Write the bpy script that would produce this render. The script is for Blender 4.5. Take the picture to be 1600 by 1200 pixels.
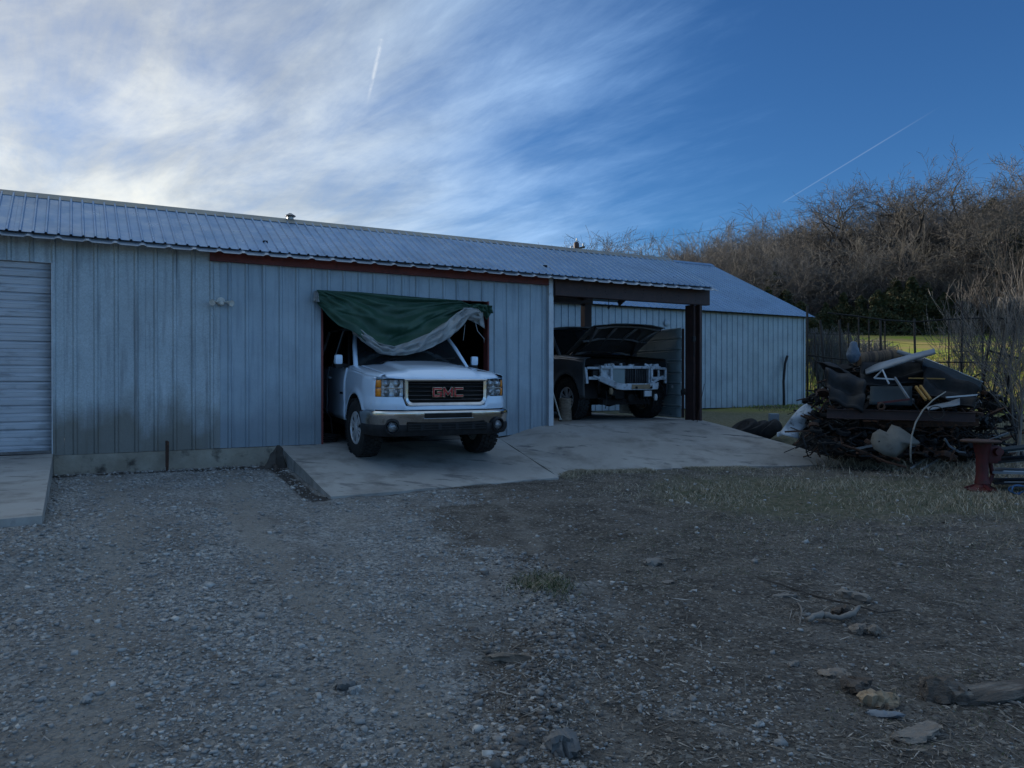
import bpy, bmesh, math, random
import numpy as np
from mathutils import Vector, Matrix, Euler, noise as mnoise
R = math.radians
random.seed(7)
S = bpy.context.scene
C = S.collection
for o in list(bpy.data.objects): bpy.data.objects.remove(o)

# ------------------------------------------------------------------ camera, sky, sun, exposure
H = 1.5                                   # eye height above the yard
cam_d = bpy.data.cameras.new('camera'); cam = bpy.data.objects.new('camera', cam_d); C.objects.link(cam)
cam.location = (0, 0, H); cam.rotation_euler = (R(90 - 0.29), 0, 0)
cam_d.sensor_width = 36; cam_d.lens = 27.0; cam_d.clip_end = 3000; cam_d.clip_start = 0.05
S.camera = cam
SUN_AZ = -58.0                            # degrees from +Y, negative = to the left
SUN_EL = 11.0
sun_dir = Vector((math.sin(R(SUN_AZ))*math.cos(R(SUN_EL)), math.cos(R(SUN_AZ))*math.cos(R(SUN_EL)), math.sin(R(SUN_EL))))
sd = bpy.data.lights.new('sun', 'SUN'); sun = bpy.data.objects.new('sun', sd); C.objects.link(sun)
sd.energy = 2.7; sd.angle = R(0.6); sd.color = (1.0, 0.92, 0.80)
sun.rotation_euler = sun_dir.to_track_quat('Z', 'Y').to_euler()
S.view_settings.view_transform = 'Standard'; S.view_settings.look = 'None'
S.view_settings.exposure = 1.2; S.view_settings.gamma = 1.0
S.view_settings.use_curve_mapping = False

def build_world():
    w = bpy.data.worlds.new('World'); S.world = w; w.use_nodes = True
    nt = w.node_tree; N = nt.nodes; L = nt.links
    for n in list(N): N.remove(n)
    out = N.new('ShaderNodeOutputWorld'); bg = N.new('ShaderNodeBackground')
    sky = N.new('ShaderNodeTexSky'); sky.sky_type = 'NISHITA'; sky.sun_disc = False
    sky.sun_elevation = R(SUN_EL); sky.sun_rotation = R(SUN_AZ)
    sky.altitude = 300; sky.air_density = 1.0; sky.dust_density = 0.25; sky.ozone_density = 3.0
    bg.inputs['Strength'].default_value = 0.125
    L.new(bg.outputs[0], out.inputs[0])
    tc = N.new('ShaderNodeTexCoord')
    def vm(op, a, b=None):
        n = N.new('ShaderNodeVectorMath'); n.operation = op
        for i, v in enumerate((a, b)):
            if v is None: continue
            if isinstance(v, (tuple, Vector)): n.inputs[i].default_value = tuple(v)
            else: L.new(v, n.inputs[i])
        return n
    def m(op, a, b=None, c=None, clamp=False):
        n = N.new('ShaderNodeMath'); n.operation = op; n.use_clamp = clamp
        for i, v in enumerate((a, b, c)):
            if v is None: continue
            if isinstance(v, (int, float)): n.inputs[i].default_value = v
            else: L.new(v, n.inputs[i])
        return n.outputs[0]
    def ramp(fac, a, b, lo=0., hi=1., smooth=True):
        n = N.new('ShaderNodeMapRange'); n.interpolation_type = 'SMOOTHSTEP' if smooth else 'LINEAR'
        L.new(fac, n.inputs[0]); n.inputs[1].default_value = a; n.inputs[2].default_value = b
        n.inputs[3].default_value = lo; n.inputs[4].default_value = hi
        return n.outputs[0]
    def mix(fac, a, b, mode='MIX'):
        n = N.new('ShaderNodeMix'); n.data_type = 'RGBA'; n.blend_type = mode
        if isinstance(fac, float): n.inputs[0].default_value = fac
        else: L.new(fac, n.inputs[0])
        for i, v in ((6, a), (7, b)):
            if isinstance(v, tuple): n.inputs[i].default_value = (*v, 1)
            else: L.new(v, n.inputs[i])
        return n.outputs[2]
    D = vm('NORMALIZE', tc.outputs['Generated']).outputs[0]
    sep = N.new('ShaderNodeSeparateXYZ'); L.new(D, sep.inputs[0])
    dx, dy, dz = sep.outputs
    # cirrus sheet: direction projected on a high flat layer
    h = m('MAXIMUM', m('ADD', dz, 0.09), 0.06)
    px = m('DIVIDE', dx, h); py = m('DIVIDE', dy, h)
    comb = N.new('ShaderNodeCombineXYZ'); L.new(px, comb.inputs[0]); L.new(py, comb.inputs[1])
    mp = N.new('ShaderNodeMapping'); L.new(comb.outputs[0], mp.inputs[0])
    mp.vector_type = 'TEXTURE'; mp.inputs['Rotation'].default_value = (0, 0, R(138)); mp.inputs['Scale'].default_value = (1.45, 0.80, 1)
    def nz(scale, detail, rough, dist, vec, off=0.):
        n = N.new('ShaderNodeTexNoise'); n.noise_dimensions = '3D'
        v = vm('ADD', vec, (off, off*1.7, off)).outputs[0]
        L.new(v, n.inputs['Vector']); n.inputs['Scale'].default_value = scale; n.inputs['Detail'].default_value = detail
        n.inputs['Roughness'].default_value = rough; n.inputs['Distortion'].default_value = dist
        return n.outputs[0]
    n1 = nz(0.60, 5, 0.55, 0.25, mp.outputs[0], 3.1)
    n2 = nz(1.7, 7, 0.60, 0.30, mp.outputs[0], 8.4)
    mp2 = N.new('ShaderNodeMapping'); L.new(comb.outputs[0], mp2.inputs[0]); mp2.vector_type = 'TEXTURE'; mp2.inputs['Rotation'].default_value = (0, 0, R(128)); mp2.inputs['Scale'].default_value = (1.9, .55, 1)
    n3 = nz(2.6, 8, 0.66, 0.35, mp2.outputs[0], 1.4)
    base = m('ADD', m('MULTIPLY', n1, 0.40), m('ADD', m('MULTIPLY', n2, 0.26), m('MULTIPLY', n3, 0.34)))
    # the cirrus bank thickens towards the low sun
    sdot = vm('DOT_PRODUCT', D, tuple(sun_dir)).outputs['Value']
    bank = m('ADD', m('ADD', ramp(sdot, 0.05, 0.88, -0.09, 0.33), ramp(dz, 0.10, 0.48, 0.0, -0.10)), m('MAXIMUM', ramp(sdot, -0.10, -0.55, 0.0, 0.34), ramp(dz, 0.5, 0.85, 0.0, 0.34)))  # out-of-view cloud opposite the sun and overhead is added as fill light
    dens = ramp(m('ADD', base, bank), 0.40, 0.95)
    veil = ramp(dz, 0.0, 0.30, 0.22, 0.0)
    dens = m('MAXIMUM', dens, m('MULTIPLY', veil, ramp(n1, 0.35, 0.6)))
    # forward scattering in the thin cloud near the sun
    glow = ramp(sdot, 0.62, 0.995)
    cool = ramp(sdot, 0.25, 0.80)
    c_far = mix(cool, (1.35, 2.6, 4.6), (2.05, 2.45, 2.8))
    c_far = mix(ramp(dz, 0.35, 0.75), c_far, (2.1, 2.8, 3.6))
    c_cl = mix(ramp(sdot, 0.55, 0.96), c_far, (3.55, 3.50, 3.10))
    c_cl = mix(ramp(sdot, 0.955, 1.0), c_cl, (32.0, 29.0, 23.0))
    shade = ramp(n2, 0.34, 0.66, 0.74, 1.08)
    scl = N.new('ShaderNodeMix'); scl.data_type = 'RGBA'; scl.blend_type = 'MULTIPLY'; scl.inputs[0].default_value = 1
    L.new(c_cl, scl.inputs[6]); cc = N.new('ShaderNodeCombineColor')
    for i in range(3): L.new(shade, cc.inputs[i])
    L.new(cc.outputs[0], scl.inputs[7])
    skyc = mix(1.0, sky.outputs[0], SKY_TINT, 'MULTIPLY')
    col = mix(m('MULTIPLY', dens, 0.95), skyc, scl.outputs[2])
    # two contrails: thin segments of great circles
    def trail(pa, pb, wa, wb, amp, brk):
        f = 1200.
        a = Vector(((pa[0]-800)/f, 1, (594-pa[1])/f)).normalized(); b = Vector(((pb[0]-800)/f, 1, (594-pb[1])/f)).normalized()
        n = a.cross(b).normalized(); t = n.cross(a).normalized(); L_ = a.angle(b)
        dist = m('ABSOLUTE', vm('DOT_PRODUCT', D, tuple(n)).outputs['Value'])
        al = m('ARCTAN2', vm('DOT_PRODUCT', D, tuple(t)).outputs['Value'], vm('DOT_PRODUCT', D, tuple(a)).outputs['Value'])
        al = m('DIVIDE', al, L_)
        wd = m('ADD', wa, m('MULTIPLY', al, wb-wa))
        core = m('SUBTRACT', 1.0, m('DIVIDE', dist, wd), clamp=True)
        inn = m('MULTIPLY', ramp(al, -0.01, 0.02), ramp(al, 0.55, 1.0, 1.0, 0.0))
        k = m('MULTIPLY', m('MULTIPLY', core, inn), amp)
        if brk: k = m('MULTIPLY', k, ramp(nz(90, 3, .6, 0, D), .4, .62, .25, 1.))
        return k
    k1 = trail((1222, 317), (1480, 160), 0.0008, 0.0012, 0.17, False)
    k2 = trail((597, 62), (573, 168), 0.0034, 0.0024, 0.55, True)
    col = mix(k1, col, (2.2, 2.7, 3.4)); col = mix(k2, col, (3.1, 3.3, 3.5))
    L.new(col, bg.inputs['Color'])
SKY_TINT = (0.185, 0.325, 0.49)
build_world()

# ------------------------------------------------------------------ helpers
ANG = R(29.7)                             # the long walls run at this angle to the picture plane
CU, SU = math.cos(ANG), math.sin(ANG)
def W(u, w, z): return Vector((CU*u - SU*w, SU*u + CU*w, z + H))       # wall frame (z counted from eye level) -> world
def pxp(px, py, Y): return Vector(((px-800)/1200.*Y, Y, (594-py)/1200.*Y + H))

class MB:
    def __init__(s, off=(0, 0, 0)):
        s.v = []; s.f = []; s.m = []; s.off = Vector(off)
    def add(s, vs, fs, mi=0):
        b = len(s.v); s.v += [tuple(v) for v in vs]
        s.f += [tuple(i+b for i in f) for f in fs]; s.m += [mi]*len(fs); return s
    def box(s, c, d, rot=None, mi=0):
        c = Vector(c); hx, hy, hz = d[0]/2, d[1]/2, d[2]/2
        vs = [Vector((x, y, z)) for x in (-hx, hx) for y in (-hy, hy) for z in (-hz, hz)]
        if rot is not None:
            M = rot if isinstance(rot, Matrix) else Euler(rot).to_matrix()
            vs = [M @ v for v in vs]
        return s.add([v+c for v in vs], [(0,1,3,2),(4,6,7,5),(0,4,5,1),(2,3,7,6),(0,2,6,4),(1,5,7,3)], mi)
    def bb(s, a, b, mi=0):
        a = Vector(a); b = Vector(b); return s.box((a+b)/2, (abs(b.x-a.x), abs(b.y-a.y), abs(b.z-a.z)), None, mi)
    def cbox(s, c, d, ch, rot=None, mi=0):
        """box with chamfered edges"""
        bm = bmesh.new(); bmesh.ops.create_cube(bm, size=1)
        for v in bm.verts: v.co = Vector((v.co.x*d[0], v.co.y*d[1], v.co.z*d[2]))
        bmesh.ops.bevel(bm, geom=bm.edges[:], offset=ch, segments=2, affect='EDGES', profile=.6)
        M = Matrix.Identity(3) if rot is None else Euler(rot).to_matrix()
        bm.verts.index_update()
        s.add([M @ v.co + Vector(c) for v in bm.verts], [[v.index for v in f.verts] for f in bm.faces], mi); bm.free(); return s
    def beam(s, p, q, a, b, mi=0, up=(0, 0, 1)):
        p = Vector(p); q = Vector(q); d = (q-p); l = d.length; d.normalize()
        up = Vector(up)
        if abs(d.dot(up)) > .98: up = Vector((1, 0, 0))
        x = d.cross(up).normalized(); y = x.cross(d).normalized()
        M = Matrix((x, d, y)).transposed()
        return s.box((p+q)/2, (a, l, b), M, mi)
    def tube(s, pts, r, n=6, mi=0, cap=True):
        pts = [Vector(p) for p in pts]
        if not hasattr(r, '__len__'): r = [r]*len(pts)
        rings = []; ref = None
        for i, p in enumerate(pts):
            d = (pts[min(i+1, len(pts)-1)] - pts[max(i-1, 0)]).normalized()
            if ref is None:
                ref = Vector((0, 0, 1)) if abs(d.z) < .9 else Vector((1, 0, 0))
            x = d.cross(ref)
            if x.length < 1e-4: x = d.cross(Vector((0, 1, .3)))
            x.normalize(); y = x.cross(d).normalized(); ref = y
            rings.append([p + (x*math.cos(2*math.pi*k/n) + y*math.sin(2*math.pi*k/n))*r[i] for k in range(n)])
        vs = [v for g in rings for v in g]; fs = []
        for i in range(len(pts)-1):
            for k in range(n):
                k2 = (k+1) % n; fs.append((i*n+k, i*n+k2, (i+1)*n+k2, (i+1)*n+k))
        if cap:
            fs.append(tuple(range(n-1, -1, -1))); fs.append(tuple((len(pts)-1)*n+k for k in range(n)))
        return s.add(vs, fs, mi)
    def rings(s, rings, closed=True, mi=0, capends=False):
        n = len(rings[0]); vs = [v for g in rings for v in g]; fs = []
        for i in range(len(rings)-1):
            for k in range(n if closed else n-1):
                k2 = (k+1) % n; fs.append((i*n+k, i*n+k2, (i+1)*n+k2, (i+1)*n+k))
        if capends: fs.append(tuple(range(n-1, -1, -1))); fs.append(tuple((len(rings)-1)*n+k for k in range(n)))
        return s.add(vs, fs, mi)
    def lathe(s, prof, c=(0, 0, 0), axis='z', n=16, mi=0, M=None):
        """prof: (r, h)"""
        rs = []
        for r, h in prof:
            ring = []
            for k in range(n):
                a = 2*math.pi*k/n; x, y = r*math.cos(a), r*math.sin(a)
                v = Vector((x, y, h)) if axis == 'z' else (Vector((h, x, y)) if axis == 'x' else Vector((x, h, y)))
                if M is not None: v = M @ v
                ring.append(v + Vector(c))
            rs.append(ring)
        return s.rings(rs, True, mi, True)
    def prism(s, poly, d, M=None, c=(0, 0, 0), mi=0):
        """poly: (x, z) outline extruded by d along y"""
        n = len(poly); vs = [Vector((x, -d/2, z)) for x, z in poly] + [Vector((x, d/2, z)) for x, z in poly]
        if M is not None: vs = [M @ v for v in vs]
        vs = [v + Vector(c) for v in vs]
        fs = [tuple(range(n)), tuple(range(2*n-1, n-1, -1))] + [(i, i+n, (i+1) % n+n, (i+1) % n) for i in range(n)]
        return s.add(vs, fs, mi)
    def grid(s, fn, nu, nv, mi=0, flip=False):
        vs = [fn(i/nu, j/nv) for j in range(nv+1) for i in range(nu+1)]; fs = []
        for j in range(nv):
            for i in range(nu):
                a = j*(nu+1)+i; q = (a, a+1, a+nu+2, a+nu+1); fs.append(q[::-1] if flip else q)
        return s.add(vs, fs, mi)
    def build(s, name, mats, parent=None, smooth=False, solid=0, bevel=0, label=None):
        me = bpy.data.meshes.new(name)
        vs = s.v if s.off.length == 0 else [(a-s.off.x, b-s.off.y, c-s.off.z) for a, b, c in s.v]
        me.from_pydata(vs, [], s.f)
        if not isinstance(mats, (list, tuple)): mats = [mats]
        for m_ in mats: me.materials.append(m_)
        if len(mats) > 1: me.polygons.foreach_set('material_index', s.m)
        if smooth is not False:
            me.polygons.foreach_set('use_smooth', [True]*len(me.polygons))
            if smooth is not True: me.set_sharp_from_angle(angle=R(smooth))
        bm = bmesh.new(); bm.from_mesh(me); bmesh.ops.recalc_face_normals(bm, faces=bm.faces[:]) if not solid else None; bm.to_mesh(me); bm.free()
        me.update()
        o = bpy.data.objects.new(name, me); C.objects.link(o)
        if parent is not None: o.parent = parent
        if solid:
            md = o.modifiers.new('solid', 'SOLIDIFY'); md.thickness = solid; md.offset = 0
        if bevel:
            md = o.modifiers.new('bevel', 'BEVEL'); md.width = bevel; md.segments = 2; md.limit_method = 'ANGLE'; md.angle_limit = R(35)
        if label: o['label'] = label
        return o

def tag(o, label=None, cat=None, group=None, kind=None):
    if label: o['label'] = label
    if cat: o['category'] = cat
    if group: o['group'] = group
    if kind: o['kind'] = kind
    return o
def thing(name, label, cat, loc=(0, 0, 0), rz=0, group=None):
    o = bpy.data.objects.new(name, None); C.objects.link(o); o.location = loc; o.rotation_euler = (0, 0, rz)
    o.empty_display_size = .2
    return tag(o, label, cat, group)
def dup(o, parent=None):
    c = o.copy(); C.objects.link(c)
    if parent is not None: c.parent = parent
    for ch in list(o.children): dup(ch, c)
    return c
def npmesh(name, V, F, mats, parent=None, smooth=False, mi=None):
    V = np.asarray(V, dtype=np.float32); F = np.asarray(F, dtype=np.int32)
    me = bpy.data.meshes.new(name); k = F.shape[1]
    me.vertices.add(len(V)); me.vertices.foreach_set('co', V.ravel())
    me.loops.add(F.size); me.loops.foreach_set('vertex_index', F.ravel())
    me.polygons.add(len(F)); me.polygons.foreach_set('loop_start', np.arange(len(F), dtype=np.int32)*k)
    me.polygons.foreach_set('loop_total', np.full(len(F), k, dtype=np.int32))
    if smooth: me.polygons.foreach_set('use_smooth', np.ones(len(F), dtype=bool))
    if not isinstance(mats, (list, tuple)): mats = [mats]
    for m_ in mats: me.materials.append(m_)
    if mi is not None: me.polygons.foreach_set('material_index', np.asarray(mi, dtype=np.int32))
    me.update(calc_edges=True); me.validate()
    o = bpy.data.objects.new(name, me); C.objects.link(o)
    if parent is not None: o.parent = parent
    return o
_rs = np.random.RandomState(11); _lat = _rs.rand(256, 256)
def vnoise(x, y):
    x = np.asarray(x, float); y = np.asarray(y, float)
    xi = np.floor(x).astype(int); yi = np.floor(y).astype(int); fx = x-xi; fy = y-yi
    fx = fx*fx*(3-2*fx); fy = fy*fy*(3-2*fy)
    a = _lat[xi % 256, yi % 256]; b = _lat[(xi+1) % 256, yi % 256]; c = _lat[xi % 256, (yi+1) % 256]; d = _lat[(xi+1) % 256, (yi+1) % 256]
    return (a*(1-fx)+b*fx)*(1-fy) + (c*(1-fx)+d*fx)*fy - .5
def fbm(x, y, o=4, g=.5):
    t = 0; a = 1.
    for k in range(o): t = t + a*vnoise(x*2**k+k*17.3, y*2**k+k*9.1); a *= g
    return t
def sstep(a, b, x):
    t = np.clip((x-a)/(b-a), 0, 1); return t*t*(3-2*t)

# ------------------------------------------------------------------ materials
def mat(name, c1, c2=None, scale=3., rough=.6, metal=0., bump=0., bscale=None, detail=6, stretch=(1, 1, 1), c3=None, s3=20., f3=(.55, .7), spec=.5, rvar=0., coat=0., trans=0., ior=1.45, emis=None, coords='Object', bdist=.02, lo=.35, hi=.65):
    m = bpy.data.materials.new(name); m.use_nodes = True; nt = m.node_tree; N = nt.nodes; L = nt.links
    b = N['Principled BSDF']
    b.inputs['Roughness'].default_value = rough; b.inputs['Metallic'].default_value = metal
    b.inputs['Specular IOR Level'].default_value = spec; b.inputs['Coat Weight'].default_value = coat
    b.inputs['Coat Roughness'].default_value = .06
    b.inputs['Transmission Weight'].default_value = trans; b.inputs['IOR'].default_value = ior
    tc = N.new('ShaderNodeTexCoord'); mp = N.new('ShaderNodeMapping'); L.new(tc.outputs[coords], mp.inputs[0]); mp.inputs['Scale'].default_value = stretch
    def nz(s, d=detail, r=.6):
        n = N.new('ShaderNodeTexNoise'); L.new(mp.outputs[0], n.inputs['Vector']); n.inputs['Scale'].default_value = s
        n.inputs['Detail'].default_value = d; n.inputs['Roughness'].default_value = r; return n.outputs[0]
    def rg(f, a, b_, lo_=0., hi_=1.):
        n = N.new('ShaderNodeMapRange'); L.new(f, n.inputs[0]); n.inputs[1].default_value = a; n.inputs[2].default_value = b_
        n.inputs[3].default_value = lo_; n.inputs[4].default_value = hi_; return n.outputs[0]
    def mx(f, a, b_):
        n = N.new('ShaderNodeMix'); n.data_type = 'RGBA'; L.new(f, n.inputs[0])
        for i, v in ((6, a), (7, b_)):
            if isinstance(v, tuple): n.inputs[i].default_value = (*v, 1)
            else: L.new(v, n.inputs[i])
        return n.outputs[2]
    if c2 is None: c2 = tuple(x*.8 for x in c1)
    base = nz(scale); col = mx(rg(base, lo, hi), c1, c2)
    if c3 is not None: col = mx(rg(nz(s3), *f3), col, c3)
    L.new(col, b.inputs['Base Color'])
    if rvar: L.new(rg(nz(scale*2.3), .3, .7, max(rough-rvar, .02), min(rough+rvar, 1)), b.inputs['Roughness'])
    if bump:
        bp = N.new('ShaderNodeBump'); bp.inputs['Strength'].default_value = bump; bp.inputs['Distance'].default_value = bdist
        L.new(nz(bscale or scale*4), bp.inputs['Height']); L.new(bp.outputs[0], b.inputs['Normal'])
    if emis: b.inputs['Emission Color'].default_value = (*emis[0], 1); b.inputs['Emission Strength'].default_value = emis[1]
    m['nodes'] = 1
    return m
def nodes_of(m): return m.node_tree.nodes, m.node_tree.links, m.node_tree.nodes['Principled BSDF']

M = {}
M['paint_white'] = mat('white_paint', (.66, .78, .91), (.61, .73, .86), 1.5, rough=.30, coat=1., spec=.5, c3=(.62, .61, .58), s3=7, f3=(.62, .85))
M['paint_dark'] = mat('charcoal_paint', (.085, .088, .092), (.11, .112, .115), 2., rough=.38, coat=.25, c3=(.075, .07, .065), s3=5, f3=(.5, .8))
M['chrome'] = mat('chrome', (.62, .61, .60), (.50, .49, .47), 6., rough=.16, metal=1., rvar=.08)
M['dchrome'] = mat('smoked_chrome', (.16, .16, .17), (.10, .10, .11), 6., rough=.25, metal=.9)
M['alloy'] = mat('wheel_alloy', (.62, .62, .63), (.50, .50, .50), 8., rough=.35, metal=.35)
M['black'] = mat('black_plastic', (.014, .014, .015), (.024, .024, .025), 12., spec=.3, rough=.6, bump=.15, bscale=80)
M['rubber'] = mat('rubber', (.018, .018, .019), (.036, .034, .032), 7., spec=.3, rough=.85, bump=.3, bscale=60)
M['lens'] = mat('lamp_lens', (.92, .94, .95), (.88, .90, .92), 3., rough=.04, trans=1., ior=1.3)
M['reflector'] = mat('lamp_reflector', (.86, .87, .88), (.62, .63, .64), 22., rough=.28, metal=.55, bump=.4, bscale=30)
M['amber'] = mat('amber_lens', (.90, .30, .02), (.65, .18, .01), 30., rough=.15, coat=.5)
M['redlet'] = mat('red_emblem', (.45, .02, .03), (.33, .015, .02), 9., rough=.25, coat=.4)
M['glass'] = mat('window_glass', (.012, .015, .017), (.020, .024, .026), 3., rough=.05, spec=.6, rvar=.02)
M['dark'] = mat('dark_interior', (.015, .014, .014), (.026, .024, .022), 5., spec=.25, rough=.9)
M['conc'] = mat('concrete', (.235, .235, .225), (.165, .163, .155), 1.1, rough=.9, bump=.25, bscale=45, c3=(.10, .098, .092), s3=2.3, f3=(.60, .78), bdist=.01, coords='Object')
M['found'] = mat('foundation_concrete', (.34, .31, .25), (.23, .20, .155), 3, rough=.95, bump=.7, bscale=18, c3=(.07, .06, .05), s3=5, f3=(.55, .7))
M['redpaint'] = mat('red_oxide_paint', (.19, .042, .034), (.14, .034, .029), 4, rough=.6, c3=(.05, .02, .016), s3=9, f3=(.55, .75))
M['brownsteel'] = mat('brown_steel', (.058, .030, .027), (.040, .022, .020), 5, rough=.6, c3=(.085, .038, .027), s3=14, f3=(.55, .8))
M['trim'] = mat('white_trim', (.56, .58, .60), (.44, .46, .48), 3, rough=.5, c3=(.20, .19, .17), s3=7, f3=(.6, .8), metal=.3)
M['green'] = mat('green_tarp', (.026, .080, .050), (.018, .058, .038), 2, rough=.55, bump=.35, bscale=9, c3=(.038, .098, .064), s3=6, f3=(.5, .7))
M['greytarp'] = mat('silver_tarp', (.33, .34, .33), (.23, .24, .24), 5, rough=.5, bump=.5, bscale=14, c3=(.15, .145, .14), s3=9, f3=(.58, .75))
M['rust'] = mat('rusty_steel', (.085, .040, .024), (.045, .025, .018), 9, rough=.85, bump=.3, bscale=60, c3=(.13, .06, .03), s3=20, f3=(.55, .7))
M['wood'] = mat('weathered_wood', (.25, .20, .15), (.13, .10, .075), 7, rough=.9, bump=.6, bscale=30, stretch=(1, 1, 4), c3=(.08, .06, .045), s3=9, f3=(.55, .7))
M['bark'] = mat('bark', (.085, .072, .060), (.045, .038, .033), 6, rough=.95, bump=.6, bscale=25, c3=(.13, .115, .10), s3=11, f3=(.6, .75))
M['palebark'] = mat('pale_bark', (.24, .215, .185), (.15, .13, .11), 5, rough=.9, c3=(.09, .075, .065), s3=6, f3=(.6, .8))
M['twig'] = mat('twigs', (.085, .080, .076), (.055, .052, .050), .8, rough=.95, c3=(.12, .112, .105), s3=.35, f3=(.45, .65))
M['cedar'] = mat('cedar_foliage', (.030, .045, .020), (.055, .062, .028), 1.2, rough=.9, c3=(.10, .075, .034), s3=2.5, f3=(.5, .66))
M['wire'] = mat('black_wire', (.018, .016, .015), (.03, .025, .02), 6, rough=.8)
def galv(name, ca, cb, stain, metal=.35, spangle=1., rough=.45, zlo=-.95, zhi=-.45, stain_amt=1., dx=99., streak=(.16, .17, .18)):
    """weathered galvanised sheet: spangles, rain streaks, brown splash stains with their own ragged outline"""
    m = mat(name, ca, cb, 1.6, rough=rough, metal=metal, rvar=.12, coords='Object', bump=.5, bscale=1.7, detail=3, bdist=.03)
    N, L, b = nodes_of(m)
    tc = [n for n in N if n.type == 'TEX_COORD'][0]
    src = b.inputs['Base Color'].links[0].from_socket
    def mx(f, a, b_, mode='MIX'):
        n = N.new('ShaderNodeMix'); n.data_type = 'RGBA'; n.blend_type = mode
        if isinstance(f, float): n.inputs[0].default_value = f
        else: L.new(f, n.inputs[0])
        for i, v in ((6, a), (7, b_)):
            if isinstance(v, tuple): n.inputs[i].default_value = (*v, 1)
            else: L.new(v, n.inputs[i])
        return n.outputs[2]
    def nz(s, d, st=(1, 1, 1)):
        mp = N.new('ShaderNodeMapping'); L.new(tc.outputs['Object'], mp.inputs[0]); mp.inputs['Scale'].default_value = st
        n = N.new('ShaderNodeTexNoise'); L.new(mp.outputs[0], n.inputs['Vector']); n.inputs['Scale'].default_value = s; n.inputs['Detail'].default_value = d
        return n.outputs[0]
    def rg(f, a, b_, lo_=0., hi_=1.):
        n = N.new('ShaderNodeMapRange'); L.new(f, n.inputs[0]); n.inputs[1].default_value = a; n.inputs[2].default_value = b_
        n.inputs[3].default_value = lo_; n.inputs[4].default_value = hi_; return n.outputs[0]
    def mth(op, a, b_):
        n = N.new('ShaderNodeMath'); n.operation = op
        for i, v in enumerate((a, b_)):
            if isinstance(v, (int, float)): n.inputs[i].default_value = v
            else: L.new(v, n.inputs[i])
        return n.outputs[0]
    col = src
    if spangle:
        vo = N.new('ShaderNodeTexVoronoi'); L.new(tc.outputs['Object'], vo.inputs['Vector']); vo.inputs['Scale'].default_value = 75
        cr = N.new('ShaderNodeSeparateColor'); L.new(vo.outputs['Color'], cr.inputs[0])
        g = rg(cr.outputs[0], 0, 1, 1-.28*spangle, 1+.28*spangle); cc = N.new('ShaderNodeCombineColor')
        for i in range(3): L.new(g, cc.inputs[i])
        col = mx(1., col, cc.outputs[0], 'MULTIPLY')
        L.new(rg(cr.outputs[1], 0, 1, rough-.12, rough+.15), b.inputs['Roughness'])
    col = mx(rg(nz(4., 5, (3., 3., .22)), .52, .72, 0, .75), col, streak)
    col = mx(rg(nz(1.2, 6), .50, .70, 0, .45), col, tuple(x*.62 for x in ca))
    sp = N.new('ShaderNodeSeparateXYZ'); L.new(tc.outputs['Object'], sp.inputs[0])
    edge = mth('ADD', sp.outputs[2], mth('MULTIPLY', mth('SUBTRACT', nz(2.2, 5, (1, 1, .5)), .5), 1.3))
    lowm = rg(edge, zhi, zlo, 0, stain_amt)
    if dx < 90: lowm = mth('MULTIPLY', lowm, rg(sp.outputs[0], dx, dx-1.2))
    col = mx(lowm, col, stain)
    L.new(col, b.inputs['Base Color'])
    return m
M['galv_old'] = galv('galvanised_sheet', (.42, .475, .50), (.34, .39, .415), (.15, .135, .108), spangle=.42, metal=.2, rough=.5, zlo=.58, zhi=1.0, stain_amt=.85, dx=2.6)
M['galv_blue'] = galv('dull_painted_sheet', (.355, .43, .48), (.29, .355, .405), (.17, .20, .23), spangle=.12, metal=.12, rough=.5, zlo=.45, zhi=1.0, stain_amt=.55, streak=(.19, .24, .29))
M['galv_far'] = galv('barn_sheet', (.34, .40, .44), (.27, .32, .355), (.2, .22, .24), spangle=.4, metal=.2, rough=.42, zlo=.2, zhi=.5, stain_amt=.4, streak=(.34, .37, .40))
M['roof'] = galv('roof_sheet', (.165, .285, .45), (.145, .255, .40), (.2, .3, .4), spangle=.0, metal=.30, rough=.38, zlo=-9, zhi=-8, stain_amt=0., streak=(.21, .33, .44))
M['door'] = mat('roller_door_paint', (.46, .48, .51), (.38, .40, .43), 1.5, rough=.5, metal=.15, stretch=(1, 1, 3), c3=(.22, .225, .235), s3=3, f3=(.55, .75))
M['leaf_panel'] = mat('grey_green_sheet', (.22, .27, .27), (.17, .21, .215), 1.5, rough=.5, c3=(.05, .06, .06), s3=4, f3=(.6, .8))

# ------------------------------------------------------------------ ground
# control heights (u, w, z from eye level)
_cp = np.array([(-6,11,-1.12),(-3,7,-1.11),(-.6,6.6,-1.15),(-1.5,9,-1.13),(.3,8,-1.20),(1.2,10.9,-1.175),(0,11,-1.16),(2.4,11,-1.18),(1.2,9.5,-1.21),(2.4,8.5,-1.335),(3.2,8.2,-1.345),(4.5,8.5,-1.345),
 (5.7,8.75,-1.345),(6.3,9.3,-1.33),(8.5,8.4,-1.34),(10.5,7.9,-1.335),(0,0,-1.5),(-2,3,-1.44),(3,3,-1.49),(3,5.5,-1.45),(0,5.5,-1.35),(-5,0,-1.45),(5,0,-1.52),(6,6,-1.42),(10,5,-1.38),(-5,5,-1.2),
 (12,8,-1.28),(11.4,11,-1.10),(11,14,-1.0),(14,10,-1.12),(13,13,-1.0),(8.8,12,-1.25),(4,12,-1.25),(8,17.5,-.90),(14,17.4,-.88),(20,17.4,-.86),(18,14,-.95),(17,8,-1.1),(16,2,-1.3),(24,17,-.85),(22,10,-.95),(4,17,-1.1),(-4,16,-1.1)])
_cx = CU*_cp[:, 0]-SU*_cp[:, 1]; _cy = SU*_cp[:, 0]+CU*_cp[:, 1]; _cz = _cp[:, 2]
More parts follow.
